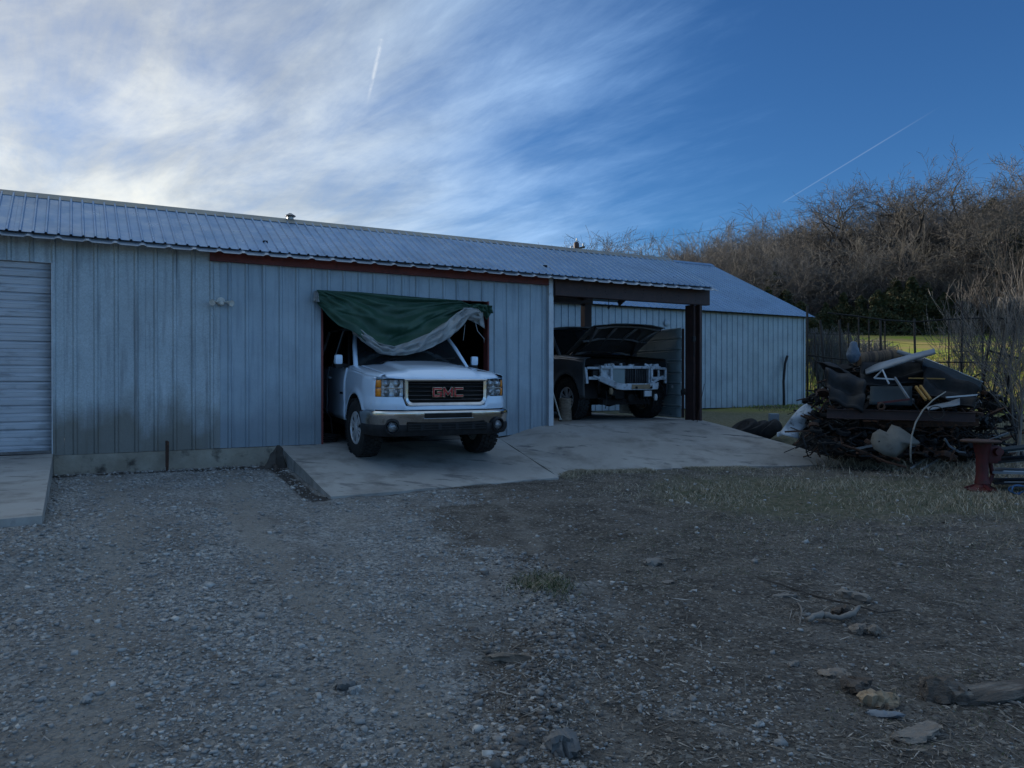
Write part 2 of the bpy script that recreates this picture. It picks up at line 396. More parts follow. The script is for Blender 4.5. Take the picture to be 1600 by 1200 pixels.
def far_h(x, y):
    """pasture rising to a wooded hill (metres above the yard datum)"""
    x = np.asarray(x, float); y = np.asarray(y, float)
    yy = np.maximum(y, 1.); t = x/yy; d = np.hypot(x, y)*np.sign(np.maximum(y, -1e-3)+1e-9)
    dd = np.maximum(y, 0)
    zB = .10*np.maximum(dd-24, 0)*sstep(24, 34, dd); zB = np.minimum(zB, 5.2 + .02*np.maximum(dd-76, 0))
    tt = np.clip(t, .02, .80)
    D = 175 - 78*(np.clip(tt, .2, .8)-.2)/.6
    crest = (.098 + .078*sstep(.15, .70, tt))*D + 1.0
    crest = crest*sstep(-.35, .25, t)
    k = np.clip((dd-74)/(D-74), 0, 1.3)
    hill = np.where(k < 1, k**1.05, 1-.35*(k-1))*(crest-5.2)
    hill = np.maximum(hill, 0)*sstep(70, 85, dd)
    n = fbm(x/22., y/22., 4)*2.6*sstep(75, 110, dd) + fbm(x/9., y/9., 3)*.18*sstep(22, 40, dd)
    return -.86 + H + zB + hill + n
def gz(x, y, fine=True):
    x = np.asarray(x, float); y = np.asarray(y, float)
    d2 = (x[..., None]-_cx)**2 + (y[..., None]-_cy)**2
    wt = 1/(d2+.35)**2.0
    near = (wt*_cz).sum(-1)/wt.sum(-1) + H
    w = -SU*x + CU*y; u = CU*x+SU*y
    # windrow of loose gravel left by the blade
    wig = .15+.12*np.sin(y*1.7)+.10*fbm(y*2.3, y*0+3, 2)
    near = near + .032*np.exp(-((x-wig)/.20)**2)*sstep(2.2, 3., y)*(1-sstep(5.2, 6.2, y))*(1+1.2*fbm(x*6, y*6, 2))
    near = near + .05*np.exp(-(((x+1.2)/.9)**2+((y-5.0)/.15)**2))
    k = sstep(24, 32, np.hypot(x, y))
    k = np.maximum(k, sstep(2, -8, y))
    near_far = np.where(y < 0, -1.5+H, far_h(x, y))
    r = near*(1-k) + near_far*k
    if fine:
        f = 1-sstep(18, 30, np.hypot(x, y))
        r = r + f*(.022*fbm(x*1.3, y*1.3, 3) + .013*fbm(x*7, y*7, 3) + .010*fbm(x*24, y*24, 2))
    return r
def g1(x, y, fine=False): return float(gz(np.array([x]), np.array([y]), fine)[0])
def G(px, py, dz=0.):
    """where the ray through a point of the ground meets the ground"""
    Y = 5.
    for _ in range(60):
        X = (px-800)/1200.*Y; z = g1(X, Y)-H
        Yn = z*1200/(594-py); Y = Y*.5 + max(min(Yn, 200), 1)*.5
    return Vector(((px-800)/1200.*Y, Y, g1((px-800)/1200.*Y, Y)+dz))

def track_mask(x, y):
    """wheel ruts of packed pale fines running up to the doors"""
    m_ = 0
    for x3, x10, wd in ((-1.55, -5.3, .26), (-.35, -3.8, .24), (-.9, -1.9, .22), (.55, -.35, .20), (-2.6, -4.3, .22)):
        c = x3 + (x10-x3)*(y-3)/7. + .12*np.sin(y*.9+x3*3)
        m_ = np.maximum(m_, np.exp(-((x-c)/wd)**2)*(.55 if wd < .23 else .95))
    return m_*sstep(11.5, 9, y)
def gravel_mask(x, y):
    """1 = crushed stone, 0 = soil and litter"""
    edge = .35 - .22*(y-3) + .9*fbm(x*.5, y*.5, 3)
    m1 = sstep(.5, -.9, x-edge)
    patch = sstep(.05, .30, fbm(x*.8+5, y*.8, 3))*sstep(1.6, .2, x-edge)
    return np.clip(np.maximum(m1, patch*.6), 0, 1)

def build_ground():
    def axis(a0, a1, st, lo, hi, g=1.13):
        c = list(np.arange(a0, a1+1e-6, st)); s = st; v = a1
        while v < hi: s *= g; v += min(s, 14.); c.append(v)
        s = st; v = a0
        while v > lo: s *= g; v -= min(s, 40.); c.insert(0, v)
        return np.array(c)
    xs = axis(-6.5, 8.5, .045, -900, 420); ys = axis(2.0, 12.5, .045, -300, 420)
    xs = np.concatenate([xs, np.arange(xs[-1]+60, 1000, 90)]); ys = np.concatenate([ys, np.arange(ys[-1]+60, 1100, 90)])
    X, Y = np.meshgrid(xs, ys); Z = gz(X.ravel(), Y.ravel()).reshape(X.shape)
    Z = np.maximum(Z, -2.0)
    nx, ny = len(xs), len(ys); V = np.stack([X.ravel(), Y.ravel(), Z.ravel()], 1)
    i = np.arange((nx-1)*(ny-1)); r = i//(nx-1); c = i % (nx-1); a = r*nx+c
    F = np.stack([a, a+1, a+nx+1, a+nx], 1)
    m = bpy.data.materials.new('yard_soil_and_pasture'); m.use_nodes = True; N, L, b = nodes_of(m)
    geo = N.new('ShaderNodeNewGeometry')
    def nz(s, d=6, r_=.6, st=None, off=0):
        mp = N.new('ShaderNodeMapping'); L.new(geo.outputs['Position'], mp.inputs[0]); mp.inputs['Location'].default_value = (off, off, off)
        if st: mp.inputs['Scale'].default_value = st
        n = N.new('ShaderNodeTexNoise'); L.new(mp.outputs[0], n.inputs['Vector']); n.inputs['Scale'].default_value = s
        n.inputs['Detail'].default_value = d; n.inputs['Roughness'].default_value = r_; return n.outputs[0]
    def rg(f, a, b_, lo_=0., hi_=1.):
        n = N.new('ShaderNodeMapRange'); L.new(f, n.inputs[0]); n.inputs[1].default_value = a; n.inputs[2].default_value = b_
        n.inputs[3].default_value = lo_; n.inputs[4].default_value = hi_; return n.outputs[0]
    def mx(f, a, b_):
        n = N.new('ShaderNodeMix'); n.data_type = 'RGBA'; L.new(f, n.inputs[0])
        for i_, v in ((6, a), (7, b_)):
            if isinstance(v, tuple): n.inputs[i_].default_value = (*v, 1)
            else: L.new(v, n.inputs[i_])
        return n.outputs[2]
    def mth(op, a, b_):
        n = N.new('ShaderNodeMath'); n.operation = op
        for i_, v in enumerate((a, b_)):
            if isinstance(v, (int, float)): n.inputs[i_].default_value = v
            else: L.new(v, n.inputs[i_])
        return n.outputs[0]
    at = N.new('ShaderNodeAttribute'); at.attribute_name = 'zone'
    sc = N.new('ShaderNodeSeparateColor'); L.new(at.outputs['Color'], sc.inputs[0])
    grav, green, past = sc.outputs
    vo = N.new('ShaderNodeTexVoronoi'); L.new(geo.outputs['Position'], vo.inputs['Vector']); vo.inputs['Scale'].default_value = 42
    vs = N.new('ShaderNodeSeparateColor'); L.new(vo.outputs['Color'], vs.inputs[0])
    vo2 = N.new('ShaderNodeTexVoronoi'); L.new(geo.outputs['Position'], vo2.inputs['Vector']); vo2.inputs['Scale'].default_value = 95
    vs2 = N.new('ShaderNodeSeparateColor'); L.new(vo2.outputs['Color'], vs2.inputs[0])
    stone = mx(vs.outputs[0], (.11, .108, .10), (.52, .51, .475))
    stone = mx(mth('MULTIPLY', vs2.outputs[1], .5), stone, (.40, .39, .36))
    stone = mx(rg(nz(2.2), .40, .64, 0, .75), stone, (.20, .18, .155))
    soil = mx(rg(nz(3.1), .36, .66), (.080, .070, .058), (.195, .172, .142))
    soil = mx(rg(nz(26, 5), .50, .72, 0, .7), soil, (.235, .21, .175))
    soil = mx(rg(nz(.9, 5), .52, .68, 0, .5), soil, (.21, .195, .175))
    soil = mx(rg(vs.outputs[2], .86, .9, 0, .75), soil, (.32, .30, .26))
    soil = mx(mth('MULTIPLY', rg(vs2.outputs[0], .0, .35, .8, 0), 1.0), soil, (.045, .034, .028))
    gm = mth('ADD', grav, mth('MULTIPLY', mth('SUBTRACT', nz(5, 6), .5), 1.0))
    col = mx(rg(gm, .35, .65), soil, stone)
    grass = mx(rg(nz(14, 5), .4, .65), (.085, .095, .045), (.19, .165, .105))
    gg = mth('ADD', green, mth('MULTIPLY', mth('SUBTRACT', nz(2.6, 5), .5), .9))
    col = mx(rg(gg, .40, .75, 0, .8), col, grass)
    field = mx(rg(nz(.22, 6, .65), .40, .60), (.38, .26, .09), (.24, .30, .025))
    field = mx(rg(nz(2.2, 5), .5, .7, 0, .5), field, (.30, .29, .05))
    litter = mx(rg(nz(.35, 7), .4, .62), (.13, .10, .075), (.085, .066, .052))
    sp = N.new('ShaderNodeSeparateXYZ'); L.new(geo.outputs['Position'], sp.inputs[0])
    field = mx(rg(mth('ADD', sp.outputs[1], mth('MULTIPLY', nz(.15, 4), 12)), 78, 84), field, litter)
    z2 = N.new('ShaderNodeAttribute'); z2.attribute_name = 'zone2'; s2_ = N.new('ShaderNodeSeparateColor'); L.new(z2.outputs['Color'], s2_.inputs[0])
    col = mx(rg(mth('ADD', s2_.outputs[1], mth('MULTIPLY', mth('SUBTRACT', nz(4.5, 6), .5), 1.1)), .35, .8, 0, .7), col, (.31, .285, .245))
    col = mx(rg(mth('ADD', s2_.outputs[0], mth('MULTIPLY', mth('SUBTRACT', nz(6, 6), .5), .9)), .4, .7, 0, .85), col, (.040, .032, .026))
    col = mx(past, col, field)
    L.new(col, b.inputs['Base Color']); b.inputs['Roughness'].default_value = .95; b.inputs['Specular IOR Level'].default_value = .25
    hgt = mth('ADD', mth('MULTIPLY', vo.outputs['Distance'], mth('MULTIPLY', grav, -.9)), nz(38, 6, .7))
    bp = N.new('ShaderNodeBump'); bp.inputs['Strength'].default_value = 1.0; bp.inputs['Distance'].default_value = .032
    L.new(hgt, bp.inputs['Height']); L.new(bp.outputs[0], b.inputs['Normal'])
    o = npmesh('ground', V, F, m, smooth=True); o['kind'] = 'structure'
    x, y = V[:, 0], V[:, 1]; u = CU*x+SU*y; w = -SU*x+CU*y
    gr = gravel_mask(x, y)
    gre = .30*sstep(.2, 2., x)*(1-sstep(12, 16, y)) + .75*np.exp(-(((y-(9.6-.10*x))/1.4)**2))*sstep(1.0, 3.0, x) + .5*np.exp(-(((x-.22)/.25)**2+((y-5.3)/.35)**2))
    gre = np.clip(gre + 1.0*sstep(10.6, 11.5, u)*sstep(6.5, 8, w), 0, 1)
    pa = sstep(21, 25, np.hypot(x-4, y))
    colr = np.ones((len(V), 4), np.float32); colr[:, 0] = gr; colr[:, 1] = gre; colr[:, 2] = pa
    ca = o.data.color_attributes.new('zone', 'FLOAT_COLOR', 'POINT'); ca.data.foreach_set('color', colr.ravel())
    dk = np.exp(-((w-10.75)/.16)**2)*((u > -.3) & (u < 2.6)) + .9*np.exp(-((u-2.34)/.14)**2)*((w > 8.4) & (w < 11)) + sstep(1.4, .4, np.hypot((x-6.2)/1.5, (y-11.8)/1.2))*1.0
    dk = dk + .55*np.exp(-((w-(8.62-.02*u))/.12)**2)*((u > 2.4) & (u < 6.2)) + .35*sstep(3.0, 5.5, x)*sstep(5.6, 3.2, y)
    tr = track_mask(x, y)
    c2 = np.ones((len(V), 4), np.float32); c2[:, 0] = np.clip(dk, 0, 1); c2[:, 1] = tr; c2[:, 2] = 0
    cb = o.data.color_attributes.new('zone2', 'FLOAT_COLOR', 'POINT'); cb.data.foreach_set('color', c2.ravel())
    return o
ground = build_ground()

# ------------------------------------------------------------------ concrete slabs
def conc_mat(name, oil):
    k = .84 if oil > 1 else .95
    m = mat(name, (.44*k, .41*k, .365*k), (.34*k, .315*k, .28*k), .9, rough=.9, bump=.3, bscale=60, c3=(.17, .155, .135), s3=2.1, f3=(.50, .72), bdist=.006)
    N, L, b = nodes_of(m); src = b.inputs['Base Color'].links[0].from_socket
    tc = [n for n in N if n.type == 'TEX_COORD'][0]
    def blot(prev, scale, st, rot, lo, hi, colr, amt):
        mp = N.new('ShaderNodeMapping'); L.new(tc.outputs['Object'], mp.inputs[0]); mp.inputs['Scale'].default_value = st; mp.inputs['Rotation'].default_value = (0, 0, rot)
        n = N.new('ShaderNodeTexNoise'); L.new(mp.outputs[0], n.inputs['Vector']); n.inputs['Scale'].default_value = scale; n.inputs['Detail'].default_value = 5; n.inputs['Roughness'].default_value = .65
        r = N.new('ShaderNodeMapRange'); L.new(n.outputs[0], r.inputs[0]); r.inputs[1].default_value = lo; r.inputs[2].default_value = hi; r.inputs[4].default_value = amt
        x = N.new('ShaderNodeMix'); x.data_type = 'RGBA'; L.new(r.outputs[0], x.inputs[0]); L.new(prev, x.inputs[6]); x.inputs[7].default_value = (*colr, 1); return x.outputs[2]
    c = blot(src, 1.4, (1, 3.2, 1), .5, .60, .66, (.085, .083, .082), .75*oil)
    c = blot(c, 3.2, (1, 1.6, 1), 1.2, .66, .70, (.09, .088, .086), .7*oil)
    c = blot(c, .8, (1, 1, 1), 0, .50, .68, (.43, .42, .40), .5)
    c = blot(c, 2.2, (.25, 4, 1), 1.75, .63, .68, (.14, .138, .135), .5*oil)
    L.new(c, b.inputs['Base Color']); return m
M['slab1'] = conc_mat('slab_concrete', .8); M['slab2'] = conc_mat('stained_slab_concrete', 1.25)
def slab(name, fn, nu, nv, thick, m, label=None):
    mb = MB(); top = {}
    def vtx(i, j): u, w, z = fn(i/nu, j/nv); return W(u, w, z)
    T = [[vtx(i, j) for i in range(nu+1)] for j in range(nv+1)]
    vs = [p for r in T for p in r]; n = len(vs); vs += [p - Vector((0, 0, thick)) for p in vs[:n]]
    fs = []
    for j in range(nv):
        for i in range(nu):
            a = j*(nu+1)+i; fs.append((a, a+1, a+nu+2, a+nu+1))
    def side(idx):
        for a, b_ in zip(idx[:-1], idx[1:]): fs.append((a, b_, b_+n, a+n))
    side(list(range(nu+1))); side([nv*(nu+1)+i for i in range(nu+1)]); side([j*(nu+1) for j in range(nv+1)]); side([j*(nu+1)+nu for j in range(nv+1)])
    mb.add(vs, fs); o = mb.build(name, m, None, smooth=35, bevel=0); o['kind'] = 'structure'
    if label: o['label'] = label
    return o
def gl(u, w): p = W(u, w, 0); return g1(p.x, p.y) - H
def lerp(a, b, t): return a + (b-a)*t
def s1(a, b):
    wf = lerp(8.52, 8.76, a) + .02*math.sin(a*23); u0 = 2.51; u1 = lerp(5.72, 6.02, b)
    w = lerp(wf, 11.0, b); u = lerp(u0, u1, a)
    zf = lerp(-1.315, -1.325, a); zw = lerp(-.925, -.945, a)
    return u, w, lerp(zf, zw, b) + .004*math.sin(u*9+w*5)
slab('concrete_apron', s1, 26, 20, .26, M['slab1'])
def s2z(u, w):
    rise = -.945 + .182*float(sstep(6.05, 6.95, u))
    wf = 9.30 - .30*(u-6.3)
    t = max(0., min(1., (11.0-w)/(11.0-min(wf, 9.3)+1e-6)))
    z = lerp(rise, -1.318, t**1.15)
    return z
def s2(a, b):
    u0 = lerp(5.735, 6.035, b); ur = lerp(10.55, 10.45, b); u = lerp(u0, ur, a)
    wl = 8.80 if a == 0 else 0
    wf = np.interp(u, [5.7, 6.25, 7.3, 8.6, 10.55], [8.79, 9.25, 8.86, 8.45, 7.86])
    w = lerp(float(wf) + .03*math.sin(u*5), 11.0, b)
    rise = -.945 + .185*float(sstep(5.95, 6.98, u))
    zf = -1.318 + .0*a
    t = b**.85
    return u, w, lerp(zf, rise, t) + .004*math.sin(u*7+w*4)
slab('concrete_ramp', s2, 40, 22, .26, M['slab2'])
def s3(a, b): return lerp(-4.2, -.226, a), lerp(7.28, 11.0, b), lerp(-1.10, -.905, b) + .003*math.sin(a*20)
slab('concrete_pad', s3, 20, 18, .24, M['slab1'])
mb = MB()
mb.add([W(2.4, 11.004, -.93), W(6.9, 11.004, -.93), W(6.9, 17.2, -.93), W(2.4, 17.2, -.93)], [(0, 1, 2, 3)])
o = mb.build('garage_floor', M['slab1']); o['kind'] = 'structure'
mb = MB()
mb.add([W(6.92, 11.004, -.762), W(10.5, 11.004, -.762), W(10.5, 16.4, -.762), W(6.92, 16.4, -.762), W(6.92, 16.4, -1.2), W(10.5, 16.4, -1.2), W(10.5, 11.0, -1.2)], [(0, 1, 2, 3), (3, 2, 5, 4), (1, 6, 5, 2)])
o = mb.build('carport_floor', M['slab2']); o['kind'] = 'structure'

# ------------------------------------------------------------------ front building
P9 = .2286
def rib_profile(n_ribs, pitch, base=.058, top=.026, h=.020):
    """(s, height) polyline of a sheet with n ribs, one at each pitch start"""
    pts = []
    for k in range(n_ribs):
        c = (k+.5)*pitch
        pts += [(c-base/2, 0), (c-top/2, h), (c+top/2, h), (c+base/2, 0)]
    return [(0, 0)] + pts + [(n_ribs*pitch, 0)]
front = thing('workshop', 'long low workshop clad in grey-blue ribbed metal sheets with open garage doorway and carport', 'building', W(0, 11, -1.17), ANG)
def fl(u, w, z): return Vector((u, w-11, z+1.17))      # front building local frame
def wall_sheet(u0, u1, z0a, z0b, z1, m, parent, w=11.0, loc=fl, name='wall_panel', pitch=P9, phase=None, label=None):
    """vertical ribbed sheet, ribs stay on the wall's common grid"""
    mb = MB(); us = []
    ph = -.215 if phase is None else phase
    k0 = math.floor((u0-ph)/pitch)-1; prof = [(u0, None)]
    def hgt(u):
        d = abs(((u-ph+pitch/2) % pitch)-pitch/2)
        return .020 if d <= .013 else (0. if d >= .030 else .020*(.030-d)/.017)
    pts = {u0, u1}
    k = k0
    while ph+k*pitch < u1+pitch:
        c = ph+k*pitch
        for e in (-.030, -.013, .013, .030):
            if u0 < c+e < u1: pts.add(c+e)
        for e in (pitch*.33, pitch*.66):          # faint stiffening lines between the ribs
            for q, in ((-.006,), (.006,)):
                if u0 < c+e+q < u1: pts.add(c+e+q)
        k += 1
    pts = sorted(pts); vs = []; n = len(pts)
    for u in pts:
        t = (u-u0)/(u1-u0); hh = hgt(u)
        for z in (lerp(z0a, z0b, t), z1):
            vs.append(loc(u, w-hh, z)); vs.append(loc(u, w-hh+.004, z))
    fs = []
    for i in range(n-1):
        a = 4*i; b_ = a+4
        fs += [(a, b_, b_+2, a+2), (a+1, a+3, b_+3, b_+1), (a, a+1, b_+1, b_), (a+2, b_+2, b_+3, a+3)]
    fs += [(0, 2, 3, 1), (4*n-4, 4*n-3, 4*n-1, 4*n-2)]
    mb.add(vs, fs); return mb.build(name, m, parent, label=label)
ztop = 1.80
def zbot(u): return float(np.interp(u, [-5, 2.5, 5.9, 6.10, 6.95], [-.937, -.922, -.937, -.935, -.770]))
SW = P9*4
# left of roller door / over it
wl = [('old', -.215+.1143+k*SW) for k in range(-5, 2)]
DL, DR, DT = -2.90, -.215-.012, 1.44
u = -.215 + P9/2 - 6*SW
edges = []
while u < 7: edges.append(round(u, 4)); u += SW
def put_wall(u0, u1):
    old = (u0+u1)/2 < 1.75
    m = M['galv_old'] if old else M['galv_blue']
    segs = [(u0, u1)]
    def cut(segs, a):
        r = []
        for s in segs:
            if s[0] < a < s[1]: r += [(s[0], a), (a, s[1])]
            else: r.append(s)
        return r
    for c in (DL, DR, 3.113, 5.83, 6.95): segs = cut(segs, c)
    for a, b_ in segs:
        mid = (a+b_)/2
        if mid > 6.95 or b_-a < .01: continue
        z0a, z0b = zbot(a), zbot(b_)
        if DL < mid < DR: z0a = z0b = DT
        if 3.113 < mid < 5.83: z0a = z0b = 1.27
        wall_sheet(a+.001, b_-.001, z0a, z0b, ztop, m, front, w=11.0 - random.uniform(0, .002), label=None)
cuts = [-.215-.1143+k*SW for k in range(-5, 3)]
# old sheets end at u=1.87; newer bluish sheets follow
e = [-.215+.11 + k*SW for k in range(-5, 0)] + [-.105 + k*SW for k in range(0, 3)]
e = [v for v in e if v < 1.6] + [1.72+.0] ; e = sorted(set(e))
while e[-1] < 6.95: e.append(min(e[-1]+SW, 6.951))
for a, b_ in zip(e[:-1], e[1:]): put_wall(a, b_)
# foundation
mb = MB(); n = 40
def fnd(a, b_):
    u = lerp(-.22, 2.505, a); return fl(u, 10.965 + .012*math.sin(u*13) - .02*(1-b_) + .01*math.sin(u*31+b_*6), lerp(-1.42, -.930, b_))
mb.grid(fnd, n, 4); mb.grid(lambda a, b_: fl(lerp(-.22, 2.505, a), lerp(10.965+.012*math.sin(lerp(-.22, 2.505, a)*13)+.01*math.sin(lerp(-.22, 2.505, a)*31+6), 11.1, b_), -.930), n, 1)
mb.build('foundation', M['found'], front, smooth=40)
# gable and back walls, inner faces, rear roof
mb = MB()
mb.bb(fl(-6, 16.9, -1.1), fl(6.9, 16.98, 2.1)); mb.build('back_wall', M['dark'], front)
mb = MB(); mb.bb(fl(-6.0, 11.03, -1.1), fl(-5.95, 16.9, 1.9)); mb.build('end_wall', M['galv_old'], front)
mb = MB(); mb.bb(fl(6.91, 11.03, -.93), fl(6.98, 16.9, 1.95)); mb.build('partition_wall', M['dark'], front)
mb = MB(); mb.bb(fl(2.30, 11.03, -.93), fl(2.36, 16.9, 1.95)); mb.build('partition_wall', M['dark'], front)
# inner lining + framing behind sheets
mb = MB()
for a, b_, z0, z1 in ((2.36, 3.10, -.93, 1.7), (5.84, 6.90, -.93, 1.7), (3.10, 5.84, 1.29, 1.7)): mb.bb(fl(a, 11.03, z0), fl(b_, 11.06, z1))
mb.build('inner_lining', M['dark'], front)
# jambs of the open doorway: red oxide channel
for ua in (3.100, 5.815):
    mb = MB(); mb.bb(fl(ua, 10.988, -.935), fl(ua+.028, 11.14, 1.275)); mb.build('door_jamb', M['redpaint'], front)
mb = MB(); mb.bb(fl(3.128, 11.0, 1.262), fl(5.815, 11.14, 1.30)); mb.build('door_header', M['redpaint'], front)
# red lintel beam, lipped channel
mb = MB()
mb.bb(fl(1.585, 10.925, 1.60), fl(6.945, 10.975, 1.755)); mb.bb(fl(1.585, 10.910, 1.60), fl(6.945, 10.925, 1.612)); mb.bb(fl(1.585, 10.910, 1.743), fl(6.945, 10.925, 1.755))
mb.build('lintel_beam', M['redpaint'], front, bevel=.003)
# corner trim
mb = MB(); mb.bb(fl(6.952, 10.93, -.775), fl(7.03, 11.03, 1.735)); mb.bb(fl(7.03, 10.955, -.775), fl(7.06, 11.03, 1.735))
mb.build('corner_trim', M['trim'], front, bevel=.004)
# roof
RS = (2.46-1.745)/(12.05-10.73)
def roof_sheet(u0, u1, parent, loc, wa, za, wb, zb, m, ribs, name='roof_panel', h=.018, base=.036, top=.016):
    mb = MB(); pts = []; pitch = (u1-u0)/ribs
    nrm = Vector((-(zb-za), (wb-wa))).normalized()   # (w, z) normal pointing up/out
    prof = [(u0, 0.)]
    for k in range(ribs):
        c = u0 + (k+.5)*pitch
        prof += [(c-base/2, 0), (c-top/2, h), (c+top/2, h), (c+base/2, 0)]
    prof.append((u1, 0.)); n = len(prof); vs = []
    ST = 3
    for u, hh in prof:
        for k in range(ST+1):
            t = k/ST; sag = -.004*math.sin(t*math.pi*2+u)
            for off in (0, -.004): vs.append(loc(u, lerp(wa, wb, t)+nrm.x*(hh+off+sag), lerp(za, zb, t)+nrm.y*(hh+off+sag)))
    fs = []; q = 2*(ST+1)
    for i in range(n-1):
        for k in range(ST):
            a = q*i+2*k; b_ = a+q
            fs += [(a, b_, b_+2, a+2), (a+1, a+3, b_+3, b_+1)]
        a = q*i; b_ = a+q; fs.append((a, a+1, b_+1, b_)); a += 2*ST; b_ += 2*ST; fs.append((a, b_, b_+1, a+1))
    return mb.add(vs, fs).build(name, m, parent)
u = -6.1
while u < 10.50:
    u1 = min(u+SW, 10.56); nr = max(2, round((u1-u)/.13))
    roof_sheet(u+.0008, u1-.0008, front, fl, 10.73, 1.752, 12.05, 2.467, M['roof'], nr)
    u += SW
M['eave'] = mat('eave_metal', (.50, .53, .56), (.38, .40, .43), 5, rough=.4, metal=.3)
# old eave sheet under the new roofing: its big 12-inch ribs stick out below the edge
u = -6.1; mlist = []
while u < 10.5:
    u1 = min(u+.914, 10.60)
    roof_sheet(u+.0008, u1-.0008, front, fl, 10.685, 1.683, 10.93, 1.815, M['eave'], max(1, round((u1-u)/.3048)), name='eave_sheet', h=.020, base=.10, top=.030)
    u += .914
mb = MB()
mb.rings([[fl(uu, w_, z_) for w_, z_ in ((11.93, 2.412), (12.05, 2.498), (12.17, 2.482), (12.17, 2.476), (12.05, 2.490), (11.934, 2.405))] for uu in (-6.15, 2.3, 10.6)], capends=True)
mb.build('ridge_cap', mat('ridge_flashing', (.30, .29, .25), (.22, .21, .19), 4, rough=.5, metal=.4), front)
mb = MB(); mb.add([fl(-6.1, 12.05, 2.46), fl(6.98, 12.05, 2.46), fl(6.98, 17.0, 2.02), fl(-6.1, 17.0, 2.02), fl(-6.1, 12.05, 2.43), fl(6.98, 12.05, 2.43), fl(6.98, 17.0, 1.99), fl(-6.1, 17.0, 1.99)], [(0,1,2,3),(7,6,5,4),(0,4,5,1),(1,5,6,2),(2,6,7,3),(3,7,4,0)])
mb.build('rear_roof', M['roof'], front)
mb = MB(); mb.add([fl(6.985, 12.055, 2.46), fl(10.5, 12.055, 2.46), fl(10.5, 13.60, 1.72), fl(6.985, 13.60, 1.72)], [(0, 1, 2, 3)]); mb.build('rear_roof', M['roof'], front, solid=.01)
# carport frame: front beam, posts, rear beam
mb = MB(); mb.bb(fl(7.06, 10.90, 1.43), fl(10.58, 11.02, 1.725)); mb.build('carport_beam', M['brownsteel'], front, bevel=.006)
mb = MB()
for uu in np.arange(7.7, 10.4, .42):
    for zz in (1.50, 1.56, 1.62):
        if random.random() < .75: mb.lathe([(.007, 0), (.007, .006)], fl(uu+random.uniform(-.02, .02), 10.894, zz), 'y', 6)
o = mb.build('bolt_holes', M['dark'], front); o['kind'] = 'stuff'
mb = MB(); mb.bb(fl(10.19, 10.92, -.77), fl(10.205, 11.16, 1.43)); mb.bb(fl(10.34, 10.92, -.77), fl(10.40, 11.16, 1.43)); mb.bb(fl(10.205, 11.02, -.77), fl(10.34, 11.05, 1.43))
mb.build('carport_post', M['brownsteel'], front, bevel=.004)

mb = MB(); mb.bb(fl(9.42, 13.40, -.77), fl(9.60, 13.55, 1.66)); mb.build('carport_post', M['brownsteel'], front)
mb = MB(); mb.bb(fl(6.99, 13.38, 1.62), fl(9.62, 13.57, 1.74)); mb.build('rear_beam', M['brownsteel'], front)
for uu in (7.05, 8.2, 9.35, 10.4):
    for a, b_ in (((11.0, 1.80), (12.05, 2.37)), ((12.05, 2.37), (13.5, 1.68))):
        mb = MB(); mb.beam(fl(uu, a[0], a[1]), fl(uu, b_[0], b_[1]), .05, .10); mb.build('rafter', M['brownsteel'], front)
# roller door: curled slats
rd = thing('roller_door', 'grey ribbed roll-up door closed at the left end of the workshop', 'roller door', W((DL+DR)/2, 11.06, -.905), ANG)
def rl(u, w, z): return Vector((u-(DL+DR)/2, w-11.06, z+.905))
zz = -.895; k = 0
while zz < 1.44:
    hh = .098; mb = MB(); z1 = min(zz+hh, 1.445); b0 = .004*math.sin(k*2.3)+random.uniform(-.003, .003)
    pr = [(0, .0), (.05, .006), (.12, .008), (.55, .007), (.60, .011), (.80, .011), (.86, .003), (.93, -.003), (1.0, -.003)]
    def sl(a, b_):
        i = b_*(len(pr)-1); j = min(int(i), len(pr)-2); f = i-j
        d = lerp(pr[j][1], pr[j+1][1], f); zf = lerp(pr[j][0], pr[j+1][0], f)
        u = lerp(DL+.02, DR-.012, a)
        return rl(u, 11.06-d-b0-.004*math.sin(u*5+k), lerp(zz, z1, zf))
    mb.grid(sl, 10, 8); mb.build('door_slat', M['door'], rd, smooth=30, solid=.003); zz += hh; k += 1
mb = MB(); mb.bb(rl(DL, 11.02, -.90), rl(DR-.01, 11.09, -.865)); mb.build('bottom_bar', M['dchrome'], rd)
mb = MB(); mb.bb(fl(DR-.012, 10.985, -.905), fl(DR+.014, 11.12, 1.445)); mb.build('door_jamb', M['trim'], front)
mb = MB(); mb.bb(fl(DL, 11.0, 1.438), fl(DR-.012, 11.14, 1.462)); mb.build('door_header', M['trim'], front)
# roof vent
v = thing('roof_vent', 'small capped vent pipe standing on the ridge of the workshop roof', 'roof vent', W(2.93, 12.1, 2.44), ANG)
mb = MB(); mb.lathe([(.055, 0), (.05, .10)], n=12); mb.build('pipe', mat('vent_metal', (.35, .34, .31), (.25, .24, .22), 8, rough=.4, metal=.7), v, smooth=40)
mb = MB(); mb.lathe([(.075, .10), (.085, .115), (.02, .155)], n=12); mb.build('cap', M['dchrome'], v, smooth=40)
